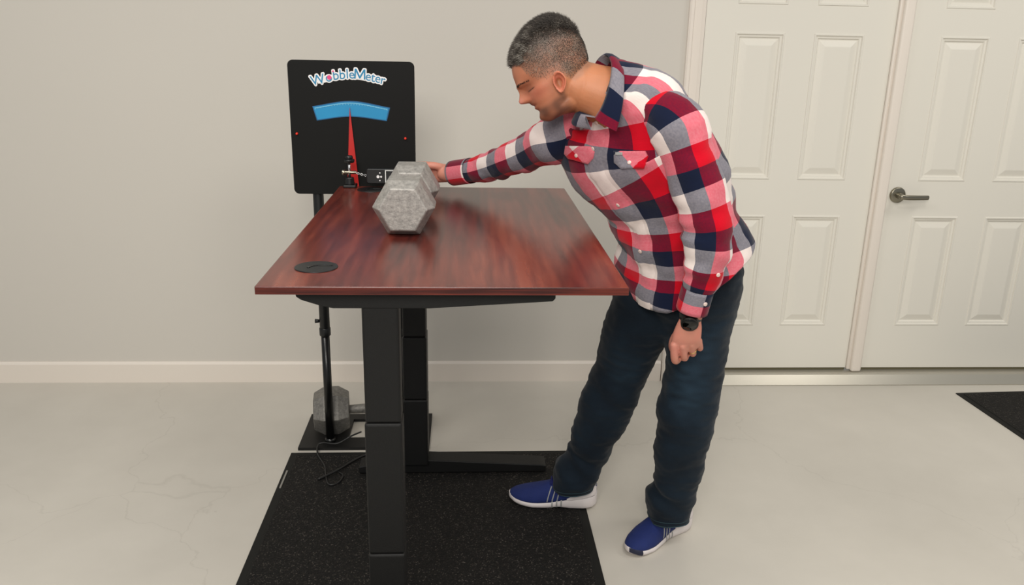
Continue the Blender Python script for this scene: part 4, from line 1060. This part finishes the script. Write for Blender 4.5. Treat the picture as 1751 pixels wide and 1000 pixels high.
def seam(name, Kk, ang, i0, i1, r, mt):
    T_, X_, Y_ = frames(Kk[:, :3], _R); pts = []
    for i in range(i0, i1, 2):
        o = Vector(Kk[i, :3]); d = Vector(X_[i])*math.cos(ang)+Vector(Y_[i])*math.sin(ang)
        far = o+d*.3; loc, n_, _, _ = jb.ray_cast(far, -d)
        if loc is not None: pts.append(loc+n_*.0006)
    return child(cable(name, pts, r, mt, n=6, m=len(pts)*2), jo)
seam('side_seam', KL, -PI*.62, 8, 66, .0012, M['denim_seam'])
for Kk, i in ((KL, 68), (KR, 68)):
    T_, X_, Y_ = frames(Kk[:, :3], _R); pts = []
    for dz, r_ in ((0, .0016), (-4, .0010)):
        ring = []
        for j in range(40):
            a = j/40*2*PI; o = Vector(Kk[i+dz, :3]); d = Vector(X_[i])*math.cos(a)+Vector(Y_[i])*math.sin(a)
            loc, n_, _, _ = jb.ray_cast(o+d*.13, -d)
            if loc is not None: ring.append(list(loc+n_*.0004))
        if len(ring) > 30:
            ring.append(ring[0]); C = np.array(ring)
            child(link('hem', grid_mesh('hem', tube_rings(C, (0, 0, 1), r_, r_, 6), cap0=False, cap1=False), M['denim_seam']), jo)

# ------------------------------------------------------------ shoes
def shoe(heel, toe, z, side, lift=0):
    heel = Vector((heel[0], heel[1], z)); toe = Vector((toe[0], toe[1], z)); L_ = (toe-heel).length
    ax = (toe-heel).normalized(); lat = Vector((0, 0, 1)).cross(ax)       # to the wearer's left
    def W(x, y, zz):
        bend = .010*math.sin(PI*x)*side
        return heel+ax*(x*L_)+lat*(y-bend)+Vector((0, 0, zz))
    t = 60
    xs = np.linspace(0, 1, t)
    hw = np.interp(xs, [0, .02, .06, .15, .3, .45, .6, .72, .85, .93, .98, 1], [.006, .019, .028, .034, .033, .036, .043, .047, .042, .032, .018, .004])
    zt = np.interp(xs, [0, .08, .2, .35, .5, .65, .8, .92, 1], [.050, .047, .040, .036, .027, .023, .022, .025, .030])      # top of the sole
    zb = np.interp(xs, [0, .05, .12, .3, .42, .55, .75, .9, 1], [.010, .003, 0, 0, .004, .001, 0, .004, .014])
    sole = []
    for i, x in enumerate(xs):
        w_, a, b = hw[i], zb[i], zt[i]; h = b-a
        pr = [(-.86, 0), (-.97, .12), (-1.04, .35), (-1.05, .6), (-1.0, .85), (-.93, 1), (0, 1.0), (.93, 1), (1.0, .85), (1.05, .6), (1.04, .35), (.97, .12), (.86, 0), (0, 0)]
        sole.append([list(W(x, w_*p_[0], a+h*p_[1])) for p_ in pr])
    up = []; xu = np.linspace(.008, .988, t)
    hwu = np.interp(xu, xs, hw)*.99
    ht = np.interp(xu, [0, .05, .12, .22, .34, .46, .58, .70, .82, .92, .97, 1], [.076, .094, .102, .104, .100, .090, .078, .066, .055, .044, .036, .028])
    zu = np.interp(xu, xs, zt)-.004
    for i, x in enumerate(xu):
        row = []
        for k in range(25):
            a = PI*k/24; c_, s_ = math.cos(a), math.sin(a); pp = 2.5 if x > .5 else 2.1
            tw = 1-.28*s_**2*(1 if x < .45 else .3)
            row.append(list(W(x, hwu[i]*tw*math.copysign(abs(c_)**(2/pp), c_), zu[i]+(ht[i]-zu[i])*abs(s_)**(2/pp))))
        up.append(row)
    g = bpy.data.objects.new('shoe', grid_mesh('shoe', np.array(up))); me = g.data; bpy.data.objects.remove(g)
    so = setp(link('shoe', me, M['shoe'], None), man)
    child(link('sole', grid_mesh('sole', np.array(sole)), M['sole']), so)
    # surface patch helper on the upper: x range, angle range
    U_ = np.array(up); S_ = np.array(sole)
    def patch(name, f0, f1, mt, off, n_=14):      # f0(t)->(x,ang) lower edge, f1 upper edge
        rows_ = []
        for q in np.linspace(0, 1, n_):
            r_ = []
            for e in np.linspace(0, 1, 8):
                x = f0(q)[0]*(1-e)+f1(q)[0]*e; a = f0(q)[1]*(1-e)+f1(q)[1]*e
                i = min(max((x-.008)/.98*(t-1), 0), t-1.001); i0 = int(i); k = min(max(a*24, 0), 23.999); k0 = int(k)
                P = (U_[i0, k0]*(1-i+i0)+U_[i0+1, k0]*(i-i0))*(1-k+k0)+(U_[i0, k0+1]*(1-i+i0)+U_[i0+1, k0+1]*(i-i0))*(k-k0)
                c_ = U_[i0].mean(0); d = P-c_; d /= np.linalg.norm(d); ed = 0 if (e in (0, 1) or q in (0, 1)) else 1
                r_.append(P+d*(off*ed-.0004*(1-ed)))
            rows_.append(r_)
        return child(link(name, grid_mesh(name, np.array(rows_), closed_u=False, cap0=False, cap1=False), mt), so)
    for sd in (0, 1):
        A = lambda a: a if sd == 0 else 1-a
        patch('heel_counter', lambda q: (.0+.34*q, A(.0)), lambda q: (.0+.34*q, A(.30*(1-q)**1.2+.02)), M['sole'], .0035)
        patch('heel_panel', lambda q: (.02+.17*q, A(.26*(1-q)+.03)), lambda q: (.0+.20*q, A(.43-.10*q)), M['shoe_grey'], .0025)
        for k in range(3):
            x0 = .44+.055*k
            patch('side_stripe', lambda q: (x0-.045*q, A(.01+.30*q)), lambda q: (x0+.014-.045*q, A(.01+.30*q)), M['shoe_grey'], .002)
        for k in range(3):      # grey bars in the sole sidewall
            x0 = .40+.05*k; rr = []
            for xx in (x0, x0+.022):
                i = int(xx*(t-1)); idx = [1, 2, 3, 4, 5] if sd == 0 else [11, 10, 9, 8, 7]
                rr.append([S_[i+(j_//2 if False else 0), j]+(S_[i, j]-S_[i].mean(0))*.035 for j_, j in enumerate(idx)])
            child(link('sole_bar', grid_mesh('sole_bar', np.array(rr), closed_u=False, cap0=False, cap1=False), M['shoe_grey']), so)
    patch('tongue', lambda q: (.30+.22*q, .36), lambda q: (.30+.22*q, .64), M['shoe_dark'], .006)
    for k in range(4):
        x = .36+.05*k; patch('lace', lambda q: (x, .34+.32*q), lambda q: (x+.02, .34+.32*q), M['shoe_dark'], .010, 12)
    rr = []
    for i in range(t-7, t): rr.append([S_[i, j]+(S_[i, j]-S_[i].mean(0))*.05 for j in (range(7, 12) if side > 0 else range(1, 6))])
    child(link('toe_bumper', grid_mesh('toe_bumper', np.array(rr), closed_u=False, cap0=False, cap1=False), M['shoe_navy']), so)
    return so
shoe((.728, 2.318), (.497, 2.150), .0005, 1)
shoe((.443, 2.428), (.150, 2.472), .0100, -1)

# ------------------------------------------------------------ watch and ring
wp = V3((0.5910, 2.0260, 0.8160)); wd = (V3((0.5900, 2.0300, 0.7810))-V3((0.5910, 2.0220, 0.8480))).normalized()
C = []; 
T0 = wd; X0 = (_R-_R.dot(T0)*T0).normalized(); Y0 = T0.cross(X0)
band = []
for a_ in (-.011, -.009, 0, .009, .011):
    q = .0 if abs(a_) < .0105 else -.002
    band.append([list(wp+T0*a_+X0*math.cos(k/40*2*PI)*(.0300+q)+Y0*math.sin(k/40*2*PI)*(.0265+q)) for k in range(40)])
wt = setp(link('watch', grid_mesh('watch', np.array(band), cap0=False, cap1=False), M['watch'], None), man)
n0 = Y0 if Y0.y < 0 else -Y0
n0 = (n0*.86+T0*.25-X0*.12).normalized(); fc_ = wp+n0*.026+T0*.004-X0*.003
bm = bmesh.new(); cyl(bm, fc_-n0*.006, fc_+n0*.006, .0235, .0225, 40, .001); child(obj('watch_case', bm, M['watch']), wt)
bm = bmesh.new(); cyl(bm, fc_+n0*.0055, fc_+n0*.0068, .0185, .018, 40); child(obj('watch_face', bm, M['watch_glass']), wt)
rdv = V3((0.6140, 2.0550, 0.6980))-V3((0.6010, 2.0320, 0.7320)); rp = V3((0.6010, 2.0320, 0.7320))+rdv*.66; rdv.normalize()
X1 = rdv.orthogonal().normalized(); Y1 = rdv.cross(X1)
ring = [[list(rp+rdv*a_+(X1*math.cos(k/28*2*PI)+Y1*math.sin(k/28*2*PI))*r_) for k in range(28)] for a_, r_ in ((-.0026, .0100), (-.0022, .0113), (0, .0118), (.0022, .0113), (.0026, .0100))]
setp(link('ring', grid_mesh('ring', np.array(ring), cap0=False, cap1=False), M['gold'], None), man)
